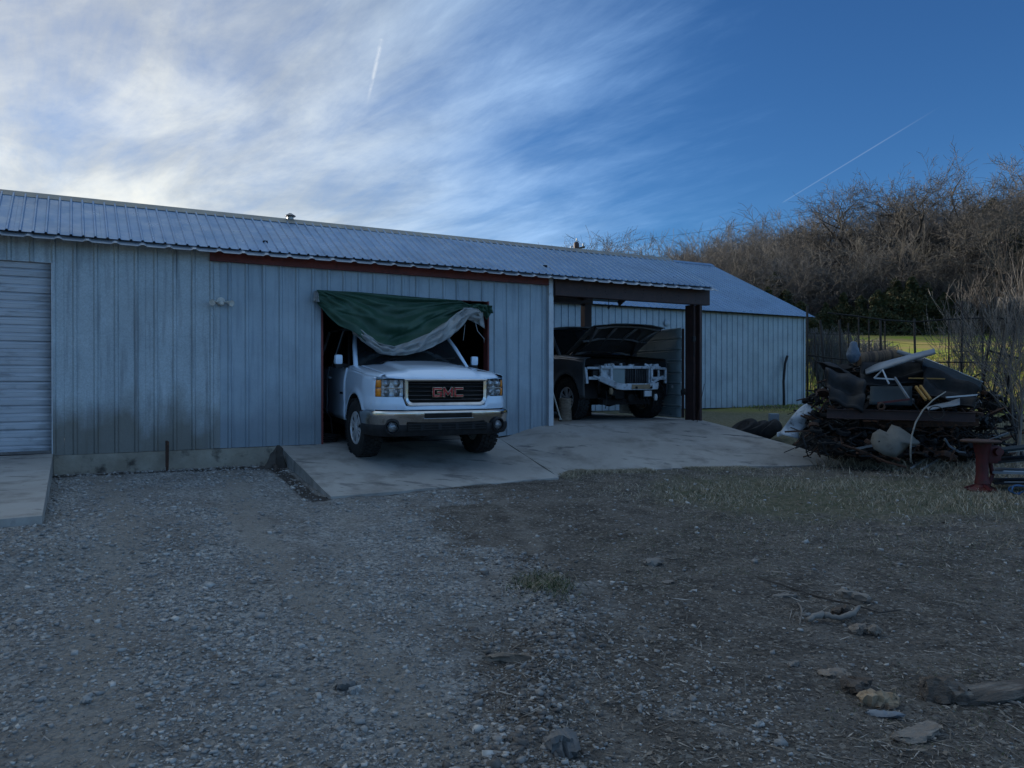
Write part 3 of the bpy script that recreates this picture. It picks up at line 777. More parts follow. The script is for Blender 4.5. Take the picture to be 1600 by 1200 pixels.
# twin floodlight on the wall
fx = thing('floodlight', 'white twin-head floodlight with round sensor on the wall left of the open doorway', 'floodlight', W(1.728, 10.985, 1.066), ANG)
wp = mat('white_plastic', (.62, .60, .54), (.48, .46, .41), 20, rough=.6)
mb = MB(); mb.lathe([(.055, 0), (.055, -.02), (.03, -.04)], (0, 0, 0), 'y', 14); mb.build('base_plate', wp, fx, smooth=40)
for s in (-1, 1):
    mb = MB(); Mx = Euler((R(15), 0, R(28*s))).to_matrix()
    mb.lathe([(.012, .03), (.020, .0), (.026, -.03), (.040, -.075), (.042, -.085), (.036, -.08)], (s*.085, -.045, -.01), 'y', 12, M=Mx); mb.build('lamp_head', wp, fx, smooth=40)
    mb = MB(); mb.tube([(s*.03, -.03, 0), (s*.06, -.035, -.012), (s*.085, -.045, -.01)], .012, 8); mb.build('lamp_arm', wp, fx, smooth=True)
mb = MB(); mb.lathe([(.008, .0), (.026, -.02), (.028, -.05), (.012, -.065)], (0, -.03, -.035), 'y', 12); mb.build('sensor', wp, fx, smooth=40)

# ------------------------------------------------------------------ rear barn
barn = thing('barn', 'metal-clad barn with broad blue-grey gable roof behind the carport', 'building', W(12, 17.5, -.95), ANG)
def bl(u, w, z): return Vector((u-12, w-17.5, z+.95))
UE = 21.25
u = 4.0
while u < UE-.05:
    u1 = min(u+SW, UE)
    wall_sheet(u+.001, u1-.001, -.86, -.86, 2.20, M['galv_far'], barn, w=17.5-random.uniform(0, .003), loc=bl, phase=4.0); u += SW
mb = MB(); mb.bb(bl(UE-.05, 17.47, -.88), bl(UE+.03, 17.56, 2.2)); mb.build('corner_trim', M['galv_far'], barn)
mb = MB(); mb.bb(bl(UE-.04, 17.56, -.88), bl(UE, 27.2, 2.15)); mb.build('end_wall', M['galv_far'], barn)
mb = MB(); mb.bb(bl(3.96, 17.56, -.88), bl(4.0, 27.2, 2.15)); mb.build('end_wall', M['galv_far'], barn)
mb = MB(); mb.bb(bl(4.0, 27.1, -.88), bl(UE, 27.2, 2.15)); mb.build('back_wall', M['galv_far'], barn)
for uu in (3.98, UE-.02):
    mb = MB(); mb.prism([(-4.75, 0), (4.75, 0), (0, 2.36)], .03, Matrix.Rotation(R(90), 3, 'Z'), bl(uu, 22.35, 2.15)); mb.build('gable', M['galv_far'], barn)
rz = .2031*22.1; ez = .1206*17.28
u = 3.8
while u < 21.45:
    u1 = min(u+SW, 21.5)
    roof_sheet(u+.001, u1-.001, barn, bl, 17.25, 2.105, 22.1, rz, M['roof'], max(1, round((u1-u)/P9)), base=.04, top=.016, h=.02)
    roof_sheet(u+.001, u1-.001, barn, bl, 26.95, 2.105, 22.1, rz, M['roof'], max(1, round((u1-u)/P9)), base=.05, top=.02) if False else None
    u += SW
mb = MB(); mb.add([bl(3.8, 22.1, rz), bl(21.5, 22.1, rz), bl(21.5, 27.4, 2.1), bl(3.8, 27.4, 2.1)], [(0, 1, 2, 3)]); mb.build('rear_roof', M['roof'], barn, solid=.01)
mb = MB(); mb.rings([[bl(uu, w_, z_) for w_, z_ in ((21.9, rz-.08), (22.1, rz+.03), (22.3, rz-.08), (22.1, rz+.02))] for uu in (3.8, 21.52)], capends=True); mb.build('ridge_cap', M['roof'], barn)
mb = MB(); mb.bb(bl(3.9, 17.3, 2.075), bl(21.45, 17.34, 2.10)); mb.build('eave_strip', M['dark'], barn)
# pale round fitting and white framed window on the barn wall
def wall_uw(px, py, w):
    tx = (px-800)/1200.; Y = w/(CU-SU*tx); return Y*(CU*tx+SU), (594-py)/1200.*Y
uu, zz = wall_uw(1043, 505, 17.44)
mb = MB(); mb.lathe([(.10, 0), (.10, -.03), (.05, -.05)], bl(uu, 17.48, zz), 'y', 14); mb.build('vent_cover', M['galv_far'], barn, smooth=40)
ua, za = wall_uw(957, 506, 17.44); ub, zb = wall_uw(1019, 530, 17.44)
mb = MB()
mb.bb(bl(ua, 17.42, za-.05), bl(ub, 17.47, za)); mb.bb(bl(ua, 17.42, zb), bl(ub, 17.47, zb+.05)); mb.bb(bl(ua, 17.42, zb+.05), bl(ua+.06, 17.47, za-.05)); mb.bb(bl(ub-.06, 17.42, zb+.05), bl(ub, 17.47, za-.05))
wf = mb.build('window', M['paint_white'], barn); mb = MB(); mb.bb(bl(ua+.06, 17.44, zb+.05), bl(ub-.06, 17.46, za-.05)); mb.build('pane', M['glass'], wf)

# ------------------------------------------------------------------ carport gate leaf, bits on the post
hinge = W(10.15, 11.2, -.75)
gt = thing('sheet_metal_gate', 'grey-green gate of horizontal sheet panels swung open inside the carport', 'gate', hinge, R(90+19))
Lg = 2.6; hs = [-.0, .22, .44, .66, .88, 1.10, 1.32, 1.54, 1.74]
for k in range(8):
    mb = MB(); a, b_ = hs[k]+.02, hs[k+1]+.02
    pr = [(0, .0), (.05, .016), (.13, .016), (.17, .004), (.83, .004), (.87, .012), (1., .0)]
    def gp(s, t):
        i = t*6; j = min(int(i), 5); f = i-j
        return Vector((.02+s*Lg, lerp(pr[j][1], pr[j+1][1], f)+.003*math.sin(s*9+k), lerp(a, b_, lerp(pr[j][0], pr[j+1][0], f))))
    mb.grid(gp, 12, 6); mb.build('gate_panel', M['leaf_panel'], gt, smooth=30, solid=.003)
mb = MB()
for x in (.02, Lg/2, Lg): mb.bb((x-.02, -.05, .03), (x+.02, -.012, 1.74))
mb.build('gate_frame', M['brownsteel'], gt)
mb = MB(); mb.lathe([(.03, 0), (.03, .012), (.01, .016)], (.32, .018, .62), 'y', 12); mb.build('reflector', M['trim'], gt)
gl_ = MB(); rnd = random.Random(3)
for k in range(9):
    a = k*.7; gl_.tube([(0, 0, .0), (.03*math.cos(a), .02*math.sin(a)-.02, -.05+.02*math.sin(k)), (.045*math.cos(a*1.3), -.03, -.10-.015*(k % 4))], [.016, .018, .006], 6)
o = gl_.build('rag_bundle', M['dark'], None, smooth=True); o.location = pxp(1067, 606, 14.2)
tag(o, 'dark rag bundle hung on the carport gate beside the post', 'rag')
mb = MB(); mb.tube([(0, 0, 0), (0, 0, -.10)], .006, 5); mb.tube([(0, 0, -.10), (.02, 0, -.13), (0, 0, -.17), (-.02, 0, -.14)], .009, 6); mb.box((0, 0, -.12), (.035, .03, .05))
o = mb.build('hoist_hook', M['dark']); o.location = W(7.9+.35, 11.0, 1.43) + Vector((0, 0, 0)); tag(o, 'small dark hook hanging under the carport beam', 'hook')
mb = MB(); mb.cbox((0, 0, 0), (.07, .05, .10), .01); mb.tube([(0, 0, -.05), (.01, 0, -.2), (0, 0, -.32)], .008, 5)
o = mb.build('switch_box', M['black']); o.location = pxp(1084, 530, 14.05); o.rotation_euler = (0, 0, ANG); tag(o, 'black switch box with hanging lead on the right carport post', 'switch box')
mb = MB(); mb.tube([(0, 0, 0), (.16, .10, .72)][::-1], .006, 6); o = mb.build('thin_rod', M['rust']); o.location = W(10.16, 10.80, -.79); tag(o, 'thin rusty rod leaning on the right carport post', 'rod')
# broom stick and tan stump in the left of the carport
mb = MB(); mb.tube([(0, 0, 0), (-.12, .03, .42), (-.20, .05, .70)], .014, 8); mb.box((.0, 0, .01), (.05, .04, .03)); o = mb.build('broom_handle', mat('pale_pole', (.50, .48, .42), (.40, .38, .33), 6, rough=.6), None, smooth=40)
o.location = pxp(876, 655.5, 14.15); tag(o, 'pale pole leaning on the workshop corner beside the stripped pickup', 'pole')
mb = MB(); mb.lathe([(.13, 0), (.12, .08), (.115, .28), (.12, .42), (.10, .43)], n=14); o = mb.build('log_round', M['wood'], None, smooth=40); o.location = pxp(883, 655, 14.3); o.location.z = H-.762; tag(o, 'upright wooden log round in front of the stripped pickup wheel', 'log')

# ------------------------------------------------------------------ pickups
WR, WW = .405, .27          # tyre radius, width
ARC, ACZ = .465, .415
RAX = 3.65
def bx(y, z):
    """half width of the body at (y, z)"""
    x = .985
    if y < -.30: x -= .125*((-.30-y)/.6)**2
    if z > .95: x -= .05*((z-.95)/.3)**2
    if z < .62: x -= .035*((.62-z)/.25)**2
    for ax in (0, RAX):
        r = math.hypot(y-ax, z-ACZ); x += .020*math.exp(-((r-ARC-.02)/.055)**2)
    x -= .010*math.exp(-((z-.70)/.05)**2) if y > .5 else 0
    return x
def zsh(y): return 1.115 + .10*min(max((y+.85)/1.3, 0), 1) + (.0 if y < .5 else .01)
def arch_bottom(y, low=.43):
    for ax in (0, RAX):
        d = abs(y-ax)
        if d < ARC: return max(ACZ + math.sqrt(max(ARC**2-d*d, 0)), low)
    return low
def side_strip(mb, s, y0, y1, z1f, low=.43, rows=12, extra=()):
    ys = set(np.linspace(y0, y1, max(3, int((y1-y0)/.055))).tolist()) | {y0, y1} | set(e for e in extra if y0 < e < y1)
    for ax in (0, RAX):
        for k in range(25):
            yy = ax-ARC*math.cos(math.pi*k/24)
            if y0 < yy < y1: ys.add(yy)
    ys = sorted(ys)
    def fn(a, b):
        y = ys[int(round(a*(len(ys)-1)))]; zb = arch_bottom(y, low); z = lerp(zb, z1f(y), b)
        return Vector((s*bx(y, z), y, z))
    mb.grid(fn, len(ys)-1, rows)
def hood_z(x, y):
    e = zsh(y) + .045
    c = .055*(1-(x/.80)**2)
    bul = .022*float(sstep(.52, .44, abs(x)))*float(sstep(-.88, -.4, y)) + .012*float(sstep(.50, .46, abs(x)))
    z = e + c + bul
    if y < -.66: z -= .075*((-.66-y)/.22)**2
    return z
def pathpts(off=0., n=7):
    base = [(-.985, -.47), (-.975, -.58), (-.945, -.69), (-.885, -.79), (-.80, -.855), (-.65, -.905), (-.45, -.935), (-.2, -.95), (0, -.955)]
    pts = []
    full = base + [(-x, y) for x, y in base[-2::-1]]
    # Catmull-Rom resample
    out = []
    for i in range(len(full)-1):
        p0 = Vector(full[max(i-1, 0)]); p1 = Vector(full[i]); p2 = Vector(full[i+1]); p3 = Vector(full[min(i+2, len(full)-1)])
        for k in range(4):
            t = k/4; out.append(.5*((2*p1)+(-p0+p2)*t+(2*p0-5*p1+4*p2-p3)*t*t+(-p0+3*p1-3*p2+p3)*t**3))
    out.append(Vector(full[-1])); res = []
    for i, p in enumerate(out):
        d = (out[min(i+1, len(out)-1)]-out[max(i-1, 0)]).normalized(); nrm = Vector((d.y, -d.x))
        res.append((p + nrm*off, nrm))
    return res
def sweep(mb, prof, off=0., rng=(0, 1), mi=0):
    """prof: (outward, z) swept round the nose"""
    pts = pathpts(off); a = int(rng[0]*(len(pts)-1)); b = int(rng[1]*(len(pts)-1))
    rs = [[Vector((p.x+n.x*o, p.y+n.y*o, z)) for o, z in prof] for p, n in pts[a:b+1]]
    mb.rings(rs, closed=False, mi=mi)
def make_wheel(parent, loc, s, steer=0., rim_m='alloy', name='wheel'):
    e = bpy.data.objects.new(name, None); C.objects.link(e); e.parent = parent; e.location = loc; e.rotation_euler = (0, 0, steer); e.empty_display_size = .1
    key = '_w'+rim_m
    if key not in G_cache:
        mb = MB()
        pr = [(.225, -.10), (.235, -.125), (.29, -.138), (.345, -.135), (.385, -.120), (.398, -.100), (.403, -.05), (.404, 0), (.403, .05), (.398, .10), (.385, .120), (.345, .135), (.29, .138), (.235, .125), (.225, .10)]
        mb.lathe(pr, axis='x', n=48)
        for k in range(36):
            a0 = 2*math.pi*k/36
            for row, (xc, wd, sh) in enumerate(((-.105, .055, .0), (-.045, .05, .5), (.015, .05, .0), (.065, .04, .5), (.112, .045, .2))):
                a = a0 + sh*2*math.pi/36; Mx = Euler((a, 0, 0)).to_matrix(); tw = Euler((0, R(0), R(0))).to_matrix()
                c = Mx @ Vector((xc, 0, .398 if abs(xc) > .09 else .406)); mb.box(c, (wd, .048, .020), Mx)
        tme = mb.build('tyre', M['rubber'], e, smooth=28); tyre = tme.data
        mb = MB()
        mb.lathe([(.222, -.10), (.228, .118), (.214, .125), (.205, .10), (.195, .02), (.19, -.08), (.05, -.085)], axis='x', n=32)
        mb.lathe([(.0, .05), (.065, .06), (.07, .115), (.045, .128), (.0, .13)], axis='x', n=16)
        for k in range(6):
            a = 2*math.pi*k/6+.26
            Mx = Euler((a, 0, 0)).to_matrix()
            for sg in (-1, 1):
                q = [(.06, sg*.026, .090), (.06, sg*.005, .090), (.215, sg*.014, .085), (.215, sg*.066, .085)]
                vs = [Mx @ Vector((xx, yy, rr)) for rr, yy, xx in q] + [Mx @ Vector((xx+.028, yy*.9, rr)) for rr, yy, xx in q]
                mb.add(vs, [(0,1,2,3),(7,6,5,4),(0,4,5,1),(1,5,6,2),(2,6,7,3),(3,7,4,0)])
            q = [(.06, -.014, .075), (.06, .014, .075), (.215, .03, .07), (.215, -.03, .07)]
            vs = [Mx @ Vector((xx, yy, rr)) for rr, yy, xx in q] + [Mx @ Vector((xx+.025, yy*.8, rr)) for rr, yy, xx in q]
            mb.add(vs, [(0,1,2,3),(7,6,5,4),(0,4,5,1),(1,5,6,2),(2,6,7,3),(3,7,4,0)])
        rme = mb.build('rim', M[rim_m], e, smooth=30)
        mb = MB(); mb.lathe([(.19, .0), (.19, .006), (.02, .01)], axis='x', n=24); dme = mb.build('brake_disc', M['dark'], e, smooth=40)
        G_cache[key] = (tyre, rme.data, dme.data); objs = (tme, rme, dme)
    else:
        objs = []
        for nm, d in zip(('tyre', 'rim', 'brake_disc'), G_cache[key]):
            o = bpy.data.objects.new(nm, d); C.objects.link(o); o.parent = e; objs.append(o)
    if s < 0:
        for o in objs: o.rotation_euler = (0, 0, math.pi)
    return e
G_cache = {}
def pickup(label, paint, loc, rz, pitch, stripped=False):
    t = thing('pickup_truck', label, 'pickup truck', loc, rz); t.rotation_euler = (R(pitch), 0, rz)
    def B(mb, name, m, **k): return mb.build(name, m, t, **k)
    for s in (-1, 1):
        mb = MB(); y0 = -.74 if not stripped else -.60
        side_strip(mb, s, y0, .600, zsh, low=.44)
        # rolled shoulder up to the bonnet gap
        def sh(a, b):
            y = lerp(y0 if stripped else -.835, .600, a); x0 = bx(y, zsh(y)); th = b*math.pi/2
            xe = .806 + .0*a; ww = x0-xe; hh = .042 + .006
            return Vector((s*(xe + ww*math.cos(th)), y, zsh(y) + hh*math.sin(th)*(1 if y > -.7 else 1)))
        mb.grid(sh, 24, 6)
        B(mb, 'fender', paint, smooth=35, solid=.004)
        # arch lip + liner
        mb = MB(); rs = []
        for k in range(25):
            th = math.pi*k/24; y = -ARC*math.cos(th); z = ACZ+ARC*math.sin(th); x = bx(y, z)
            rs.append([Vector((s*(x+.004), y, z)), Vector((s*(x-.01), y*.97, ACZ+(z-ACZ)*.97)), Vector((s*(x-.42), y*.97, ACZ+(z-ACZ)*.97))])
        mb.rings(rs, closed=False); mb.bb((s*.50, -.46, .5), (s*.56, .46, .9)); B(mb, 'wheel_arch_liner', M['dark'])
        # doors
        for (a, b_) in ((.612, 1.70), (1.712, 2.62)):
            mb = MB(); side_strip(mb, s, a, b_, lambda y: 1.225, low=.47 if b_ < 2.6 else .47)
            d = B(mb, 'door', paint, smooth=35, solid=.02)
            mb = MB(); hx = bx(b_-.12, 1.05)
            mb.tube([(s*(hx-.01), b_-.22, 1.055), (s*(hx+.028), b_-.19, 1.06), (s*(hx+.030), b_-.10, 1.06), (s*(hx-.01), b_-.07, 1.055)], .013, 8)
            h_ = mb.build('handle', M['paint_white'] if not stripped else paint, d, smooth=True)
            # window frame and glass
            def wp(f, g): return Vector((s*lerp(.915, .735, g), f, lerp(1.225, 1.79, g)))
            top0, top1 = (a+.62 if a < 1 else a, b_)
            q = [wp(a+.05 if a < 1 else a+.04, 0), wp(b_-.05, 0), wp(top1-.07, .97), wp(top0+.10 if a < 1 else top0+.04, .97)]
            mb = MB(); mb.add(q, [(0, 1, 2, 3)]); mb.build('side_window', M['glass'], d, solid=.004)
            mb = MB()
            for i in range(4): mb.tube([q[i], q[(i+1) % 4]], .020, 6)
            mb.build('window_frame', M['black'], d, smooth=True)
        # mirror
        mb = MB(); mb.cbox((s*1.07, .66, 1.345), (.115, .09, .145), .032, (0, 0, -s*.12))
        mi_ = B(mb, 'door_mirror', paint, smooth=40)
        mb = MB(); mb.cbox((s*1.065, .66, 1.25), (.11, .08, .07), .02, (0, 0, -s*.12)); mb.tube([(s*.93, .70, 1.25), (s*1.05, .68, 1.27)], .03, 8); mb.build('mirror_arm', M['black'], mi_, smooth=40)
        # bed side
        mb = MB(); side_strip(mb, s, 2.66, 4.86, lambda y: 1.24, low=.47); B(mb, 'bed_side', paint, smooth=35, solid=.02)
        mb = MB(); mb.tube([(s*.86, .46, 1.235), (s*.80, .78, 1.52), (s*.71, 1.10, 1.795)], .036, 8); B(mb, 'windscreen_pillar', paint, smooth=True)
        mb = MB(); mb.tube([(s*.90, 2.66, 1.235), (s*.735, 2.64, 1.80)], .05, 8); mb.tube([(s*.90, 1.70, 1.235), (s*.735, 1.70, 1.80)], .03, 6); B(mb, 'door_pillar', paint, smooth=True)
        mb = MB(); mb.bb((s*.80, .62, .38), (s*.95, 2.6, .48)); B(mb, 'rocker', M['black'])
    # cab roof, windscreen, rear wall
    mb = MB()
    def rf(a, b_):
        x = lerp(-.76, .76, a); y = lerp(1.06, 2.66, b_); return Vector((x, y - .06*(1-(x/.76)**2)*(1-b_), 1.80 + .065*(1-abs(x/.76)**3) + .015*math.sin(b_*math.pi)))
    mb.grid(rf, 12, 8); B(mb, 'cab_roof', paint, smooth=True, solid=.03)
    mb = MB()
    def wsn(a, b_):
        u = lerp(-1, 1, a); xb = u*.835; xt = u*.70
        yb = .44 - .17*(1-u*u); yt = 1.10 - .10*(1-u*u)
        return Vector((lerp(xb, xt, b_), lerp(yb, yt, b_), lerp(1.255+.035*(1-u*u), 1.80+.03*(1-u*u), b_)))
    mb.grid(wsn, 16, 8); B(mb, 'windscreen', M['glass'], smooth=True)
    mb = MB(); rs = []
    for k in range(17):
        p = wsn(k/16, 0); rs.append([p+Vector((0, -.10, -.02)), p+Vector((0, 0, .008)), p+Vector((0, .02, -.05))])
    mb.rings(rs, closed=False); B(mb, 'cowl', M['black'])
    mb = MB(); mb.bb((-.88, 2.62, .5), (.88, 2.66, 1.24)); mb.bb((-.72, 2.63, 1.24), (.72, 2.66, 1.80)); mb.bb((-.90, 2.70, .70), (.90, 4.84, .74)); mb.bb((-.9, 4.80, .55), (.9, 4.86, 1.24)); B(mb, 'bed_floor', M['dark'])
    mb = MB(); mb.bb((-.84, .50, .40), (.84, 2.60, .46)); mb.bb((-.80, .46, .46), (.80, .50, 1.2)); B(mb, 'cab_floor', M['dark'])
    mb = MB(); mb.cbox((0, .72, 1.15), (1.6, .34, .16), .05)
    for x in (-.40, .40): mb.cbox((x, 1.50, 1.05), (.50, .16, .62), .05, (-.15, 0, 0)); mb.cbox((x, 1.30, .78), (.5, .5, .16), .05); mb.cbox((x, 1.58, 1.46), (.26, .10, .18), .04)
    B(mb, 'seats_and_dashboard', M['dark'], smooth=40)
    mb = MB(); pts = [Vector((.40+.18*math.cos(a), .98+.05*math.sin(a), 1.22+.17*math.sin(a))) for a in np.linspace(0, 2*math.pi, 21)]; mb.tube(pts, .013, 6); B(mb, 'steering_wheel', M['black'], smooth=True)
    # chassis
    mb = MB()
    for s in (-1, 1): mb.bb((s*.36, -.62, .42), (s*.46, 4.8, .56))
    mb.tube([(-.8, 0, .40), (-.4, -.02, .38), (0, 0, .34), (.4, -.02, .38), (.8, 0, .40)], [.05, .04, .10, .04, .05], 8); mb.tube([(-.8, RAX, .40), (.8, RAX, .40)], .07, 8); mb.bb((-.40, -.50, .36), (.40, .4, .50))
    mb.bb((-.5, -.40, .5), (.5, .44, .62)); mb.bb((-.75, .55, .26), (.75, 3.2, .48)); mb.bb((-.7, 4.0, .26), (.7, 4.8, .6)); B(mb, 'chassis_and_dark_fill', M['dark'])  # wide low blocks are added to keep the gap under the truck dark
    for s in (-1, 1):
        make_wheel(t, (s*.865, 0, WR), s, steer=R(4)); make_wheel(t, (s*.865, RAX, WR), s)
    # bonnet
    mb = MB(); ys0, ys1 = -.962, .33
    def hd(a, b_):
        x = lerp(-.798, .798, a); y = lerp(ys0 + .135*abs(x/.8)**2.4, ys1 + .03 - .14*(1-(x/.8)**2)+.05, b_)
        return Vector((x, y, hood_z(x, y)))
    mb.grid(hd, 44, 24)
    if not stripped:
        B(mb, 'bonnet', paint, smooth=40, solid=.012)
    else:
        e = bpy.data.objects.new('bonnet', None); C.objects.link(e); e.parent = t; e.location = (0, .36, 1.26); e.rotation_euler = (R(-32), 0, 0)
        o = mb.build('bonnet_skin', paint, e, smooth=40, solid=.012); o.location = (0, -.36, -1.26)
        mb = MB()
        for xa in (-.70, -.24, .24, .70): mb.tube([(xa, -.76, hood_z(xa, -.76)-.045), (xa*.8, -.2, hood_z(xa*.8, -.2)-.05), (xa, .28, hood_z(xa, .28)-.05)], .028, 6)
        for ya in (-.76, -.25, .25): mb.tube([(x, ya, hood_z(x, ya)-.05) for x in np.linspace(-.74, .74, 9)], .026, 6)
        o = mb.build('bonnet_brace', M['braceg'], e, smooth=True); o.location = (0, -.36, -1.26)
        mb = MB(); mb.grid(lambda a, b_: Vector((lerp(-.66, .66, a), lerp(-.62, .18, b_), hood_z(0, -.2)-.065+.01*math.sin(a*17)*math.cos(b_*11))), 14, 10)
        o = mb.build('insulation_mat', M['matgrey'], e, smooth=True); o.location = (0, -.36, -1.26)
    # backing of the nose
    mb = MB(); mb.bb((-.84, -.76, .42), (.84, -.70, 1.09)); 
    if not stripped: B(mb, 'nose_backing', M['dark'])
    if not stripped:
        mb = MB(); rs = []
        for p, n in pathpts(0):
            zt = .868 if abs(p.x) > .60 else .752
            rs.append([Vector((p.x+n.x*o, p.y+n.y*o, lerp(.695, zt, f))) for o, f in ((-.03, .97), (-.002, 1.), (.0, .90), (.012, .55), (.014, .26), (.004, .03), (-.02, .0))])
        mb.rings(rs, closed=False); B(mb, 'front_panel', paint, smooth=40)
        # strip of paint over the lamps and grille
        mb = MB()
        for s in (-1, 1):
            def ov(a, b_):
                x = lerp(.60, .93, a); y = np.interp(x, [.60, .80, .88, .93], [-.875, -.815, -.76, -.68]); return Vector((s*x, float(y) + .12*b_, lerp(1.095, 1.150, b_) - .0*a))
            mb.grid(ov, 10, 3)
        B(mb, 'lamp_hood', paint, smooth=40, solid=.008)
        # bumper
        mb = MB(); sweep(mb, [(.0, .688), (.035, .684), (.052, .665), (.055, .63), (.046, .58), (.034, .535), (.028, .500), (-.01, .495)], .01); bp_ = B(mb, 'front_bumper', M['chrome'], smooth=35)
        mb = MB(); sweep(mb, [(-.01, .512), (.035, .507), (.048, .48), (.040, .42), (.012, .365), (-.06, .350)], .012); B(mb, 'air_dam', M['black'], smooth=35)
        mb = MB(); mb.cbox((0, -1.018, .625), (.66, .014, .062), .006); mb.build('bumper_slot', M['dark'], bp_, smooth=30)
        mb = MB(); mb.cbox((0, -1.022, .588), (.70, .016, .010), .003); mb.cbox((0, -1.02, .662), (.68, .014, .008), .003)
        mb.build('slot_trim', M['chrome'], bp_)
        lg = MB(); lg.cbox((0, -.998, .478), (1.12, .03, .105), .012); lo_ = B(lg, 'lower_grille', M['dark'])
        mb = MB()
        for z in (.445, .478, .512): mb.cbox((0, -1.014, z), (1.08, .014, .010), .003)
        for x in (-.36, -.12, .12, .36): mb.cbox((x, -1.014, .478), (.05, .012, .09), .003)
        mb.build('grille_bar', M['black'], lo_)
        for s in (-1, 1):
            e = bpy.data.objects.new('fog_lamp', None); C.objects.link(e); e.parent = t; e.location = (s*.745, -.940, .480); e.rotation_euler = (0, 0, s*.28); e.empty_display_size = .05
            mb = MB(); mb.lathe([(.098, .02), (.100, -.030), (.084, -.040), (.070, -.01), (.066, .03)], axis='y', n=24); mb.build('bezel', M['black'], e, smooth=40)
            mb = MB(); mb.lathe([(.0, .03), (.035, .022), (.064, -.012)], axis='y', n=24); mb.build('reflector', M['reflector'], e, smooth=True)
            mb = MB(); mb.lathe([(.065, -.012), (.05, -.026), (.0, -.034)], axis='y', n=24); mb.build('lens', M['lens'], e, smooth=True)
            mb = MB(); mb.lathe([(.008, .0), (.008, -.016), (.0, -.018)], axis='y', n=8); mb.build('bulb', M['trim'], e)
        # headlamps
        for s in (-1, 1):
            e = bpy.data.objects.new('headlight', None); C.objects.link(e); e.parent = t; e.location = (0, 0, 0)
            def fr(x): return float(np.interp(x, [.585, .70, .80, .88, .925, .945], [-.905, -.875, -.835, -.775, -.70, -.62]))
            xs = [.588, .64, .70, .76, .82, .872, .905, .928, .944]
            mb = MB(); mb.grid(lambda a, b_: (lambda x: Vector((s*x, fr(x)+.05, lerp(.872, 1.092, b_))))(lerp(.59, .935, a)), 14, 6); mb.build('reflector', M['reflector'], e, smooth=True)
            mb = MB()
            for zc in (.93, 1.035):
                for xc in (.665, .79):
                    mb.lathe([(.0, .03), (.025, .02), (.046, -.008)], (s*xc, fr(xc)+.035, zc), 'y', 16)
            mb.build('lamp_bowl', M['reflector'], e, smooth=True)
            mb = MB()
            for zc in (.93, 1.035):
                for xc in (.665, .79): mb.lathe([(.010, .03), (.012, .0), (.0, -.004)], (s*xc, fr(xc)+.030, zc), 'y', 8)
            mb.build('bulb', M['trim'], e)
            mb = MB(); mb.cbox((s*.72, fr(.72)+.022, .982), (.25, .02, .010), .003, (0, 0, s*.30)); mb.build('divider', M['chrome'], e)
            mb = MB(); mb.grid(lambda a, b_: (lambda x: Vector((s*x, fr(x)+.004, lerp(.868, 1.096, b_))))(lerp(.588, .848, a)), 10, 4); mb.build('lens', M['lens'], e, smooth=True, solid=.004)
            mb = MB()
            for za, zb in ((.870, .976), (.986, 1.084)): mb.grid(lambda a, b_: (lambda x: Vector((s*x, fr(x)+.004, lerp(za, zb, b_))))(lerp(.852, .918, a)), 6, 3)
            mb.build('indicator', M['amber'], e, smooth=True, solid=.006)
            mb = MB(); pts = []
            for z in (.866, 1.099): mb.tube([(s*x, fr(x)-.001, z) for x in np.linspace(.586, .920, 12)], .005, 6)
            mb.tube([(s*.586, fr(.586), .866), (s*.586, fr(.586), 1.099)], .006, 6); mb.build('gasket', M['black'], e, smooth=True)
        # grille
        gr = bpy.data.objects.new('grille', None); C.objects.link(gr); gr.parent = t; gr.location = (0, -.965, .93); gr.empty_display_size = .1
        def outline(w, zb, zt, r, n=6):
            p = [(-w, zt)]
            for k in range(n+1): a = math.pi + k/n*math.pi/2; p.append((-w+r+r*math.cos(a), zb+r+r*math.sin(a)))
            for k in range(n+1): a = 1.5*math.pi + k/n*math.pi/2; p.append((w-r+r*math.cos(a), zb+r+r*math.sin(a)))
            p.append((w, zt)); return p
        A = outline(.585, -.185, .165, .10); Bq = outline(.528, -.135, .140, .07)
        rs = []
        for (xa, za), (xb, zb) in zip(A, Bq):
            ya = .0 + .05*(xa/.585)**2; yb = .02+.05*(xb/.585)**2
            xm, zm = (xa+xb)/2, (za+zb)/2; ym = (ya+yb)/2-.035
            rs.append([Vector((xa, ya+.03, za)), Vector((xa*.995, ya-.012, za*.99)), Vector((lerp(xa, xm, .6), ym, lerp(za, zm, .6))), Vector((xb*1.01, yb-.025, zb*1.02)), Vector((xb, yb+.03, zb))])
        mb = MB(); mb.rings(rs, closed=False)
        mb.rings([[Vector((x, .05*(x/.585)**2+dy, z)) for dy, z in ((.02, .176), (-.018, .174), (-.026, .160), (-.018, .143), (.02, .140))] for x in np.linspace(-.585, .585, 17)], closed=True, capends=True)
        mb.build('grille_frame', M['chrome'], gr, smooth=35)
        mb = MB(); mb.grid(lambda a, b_: Vector((lerp(-.55, .55, a), .045+.045*(lerp(-1, 1, a))**2, lerp(-.15, .15, b_))), 10, 4); mb.build('grille_mesh', M['dark'], gr)
        for k, z in enumerate((-.098, -.045, .012, .068, .115)):
            mb = MB(); mb.rings([[Vector((x, .05*(x/.585)**2+dy, z+dz)) for dy, dz in ((.03, .008), (.004, .006), (-.002, .0), (.004, -.006), (.03, -.008))] for x in np.linspace(-.532, .532, 15)], closed=True, capends=True)
            mb.build('grille_bar', M['black'] if k % 2 == 1 and False else M['dchrome'], gr, smooth=40)
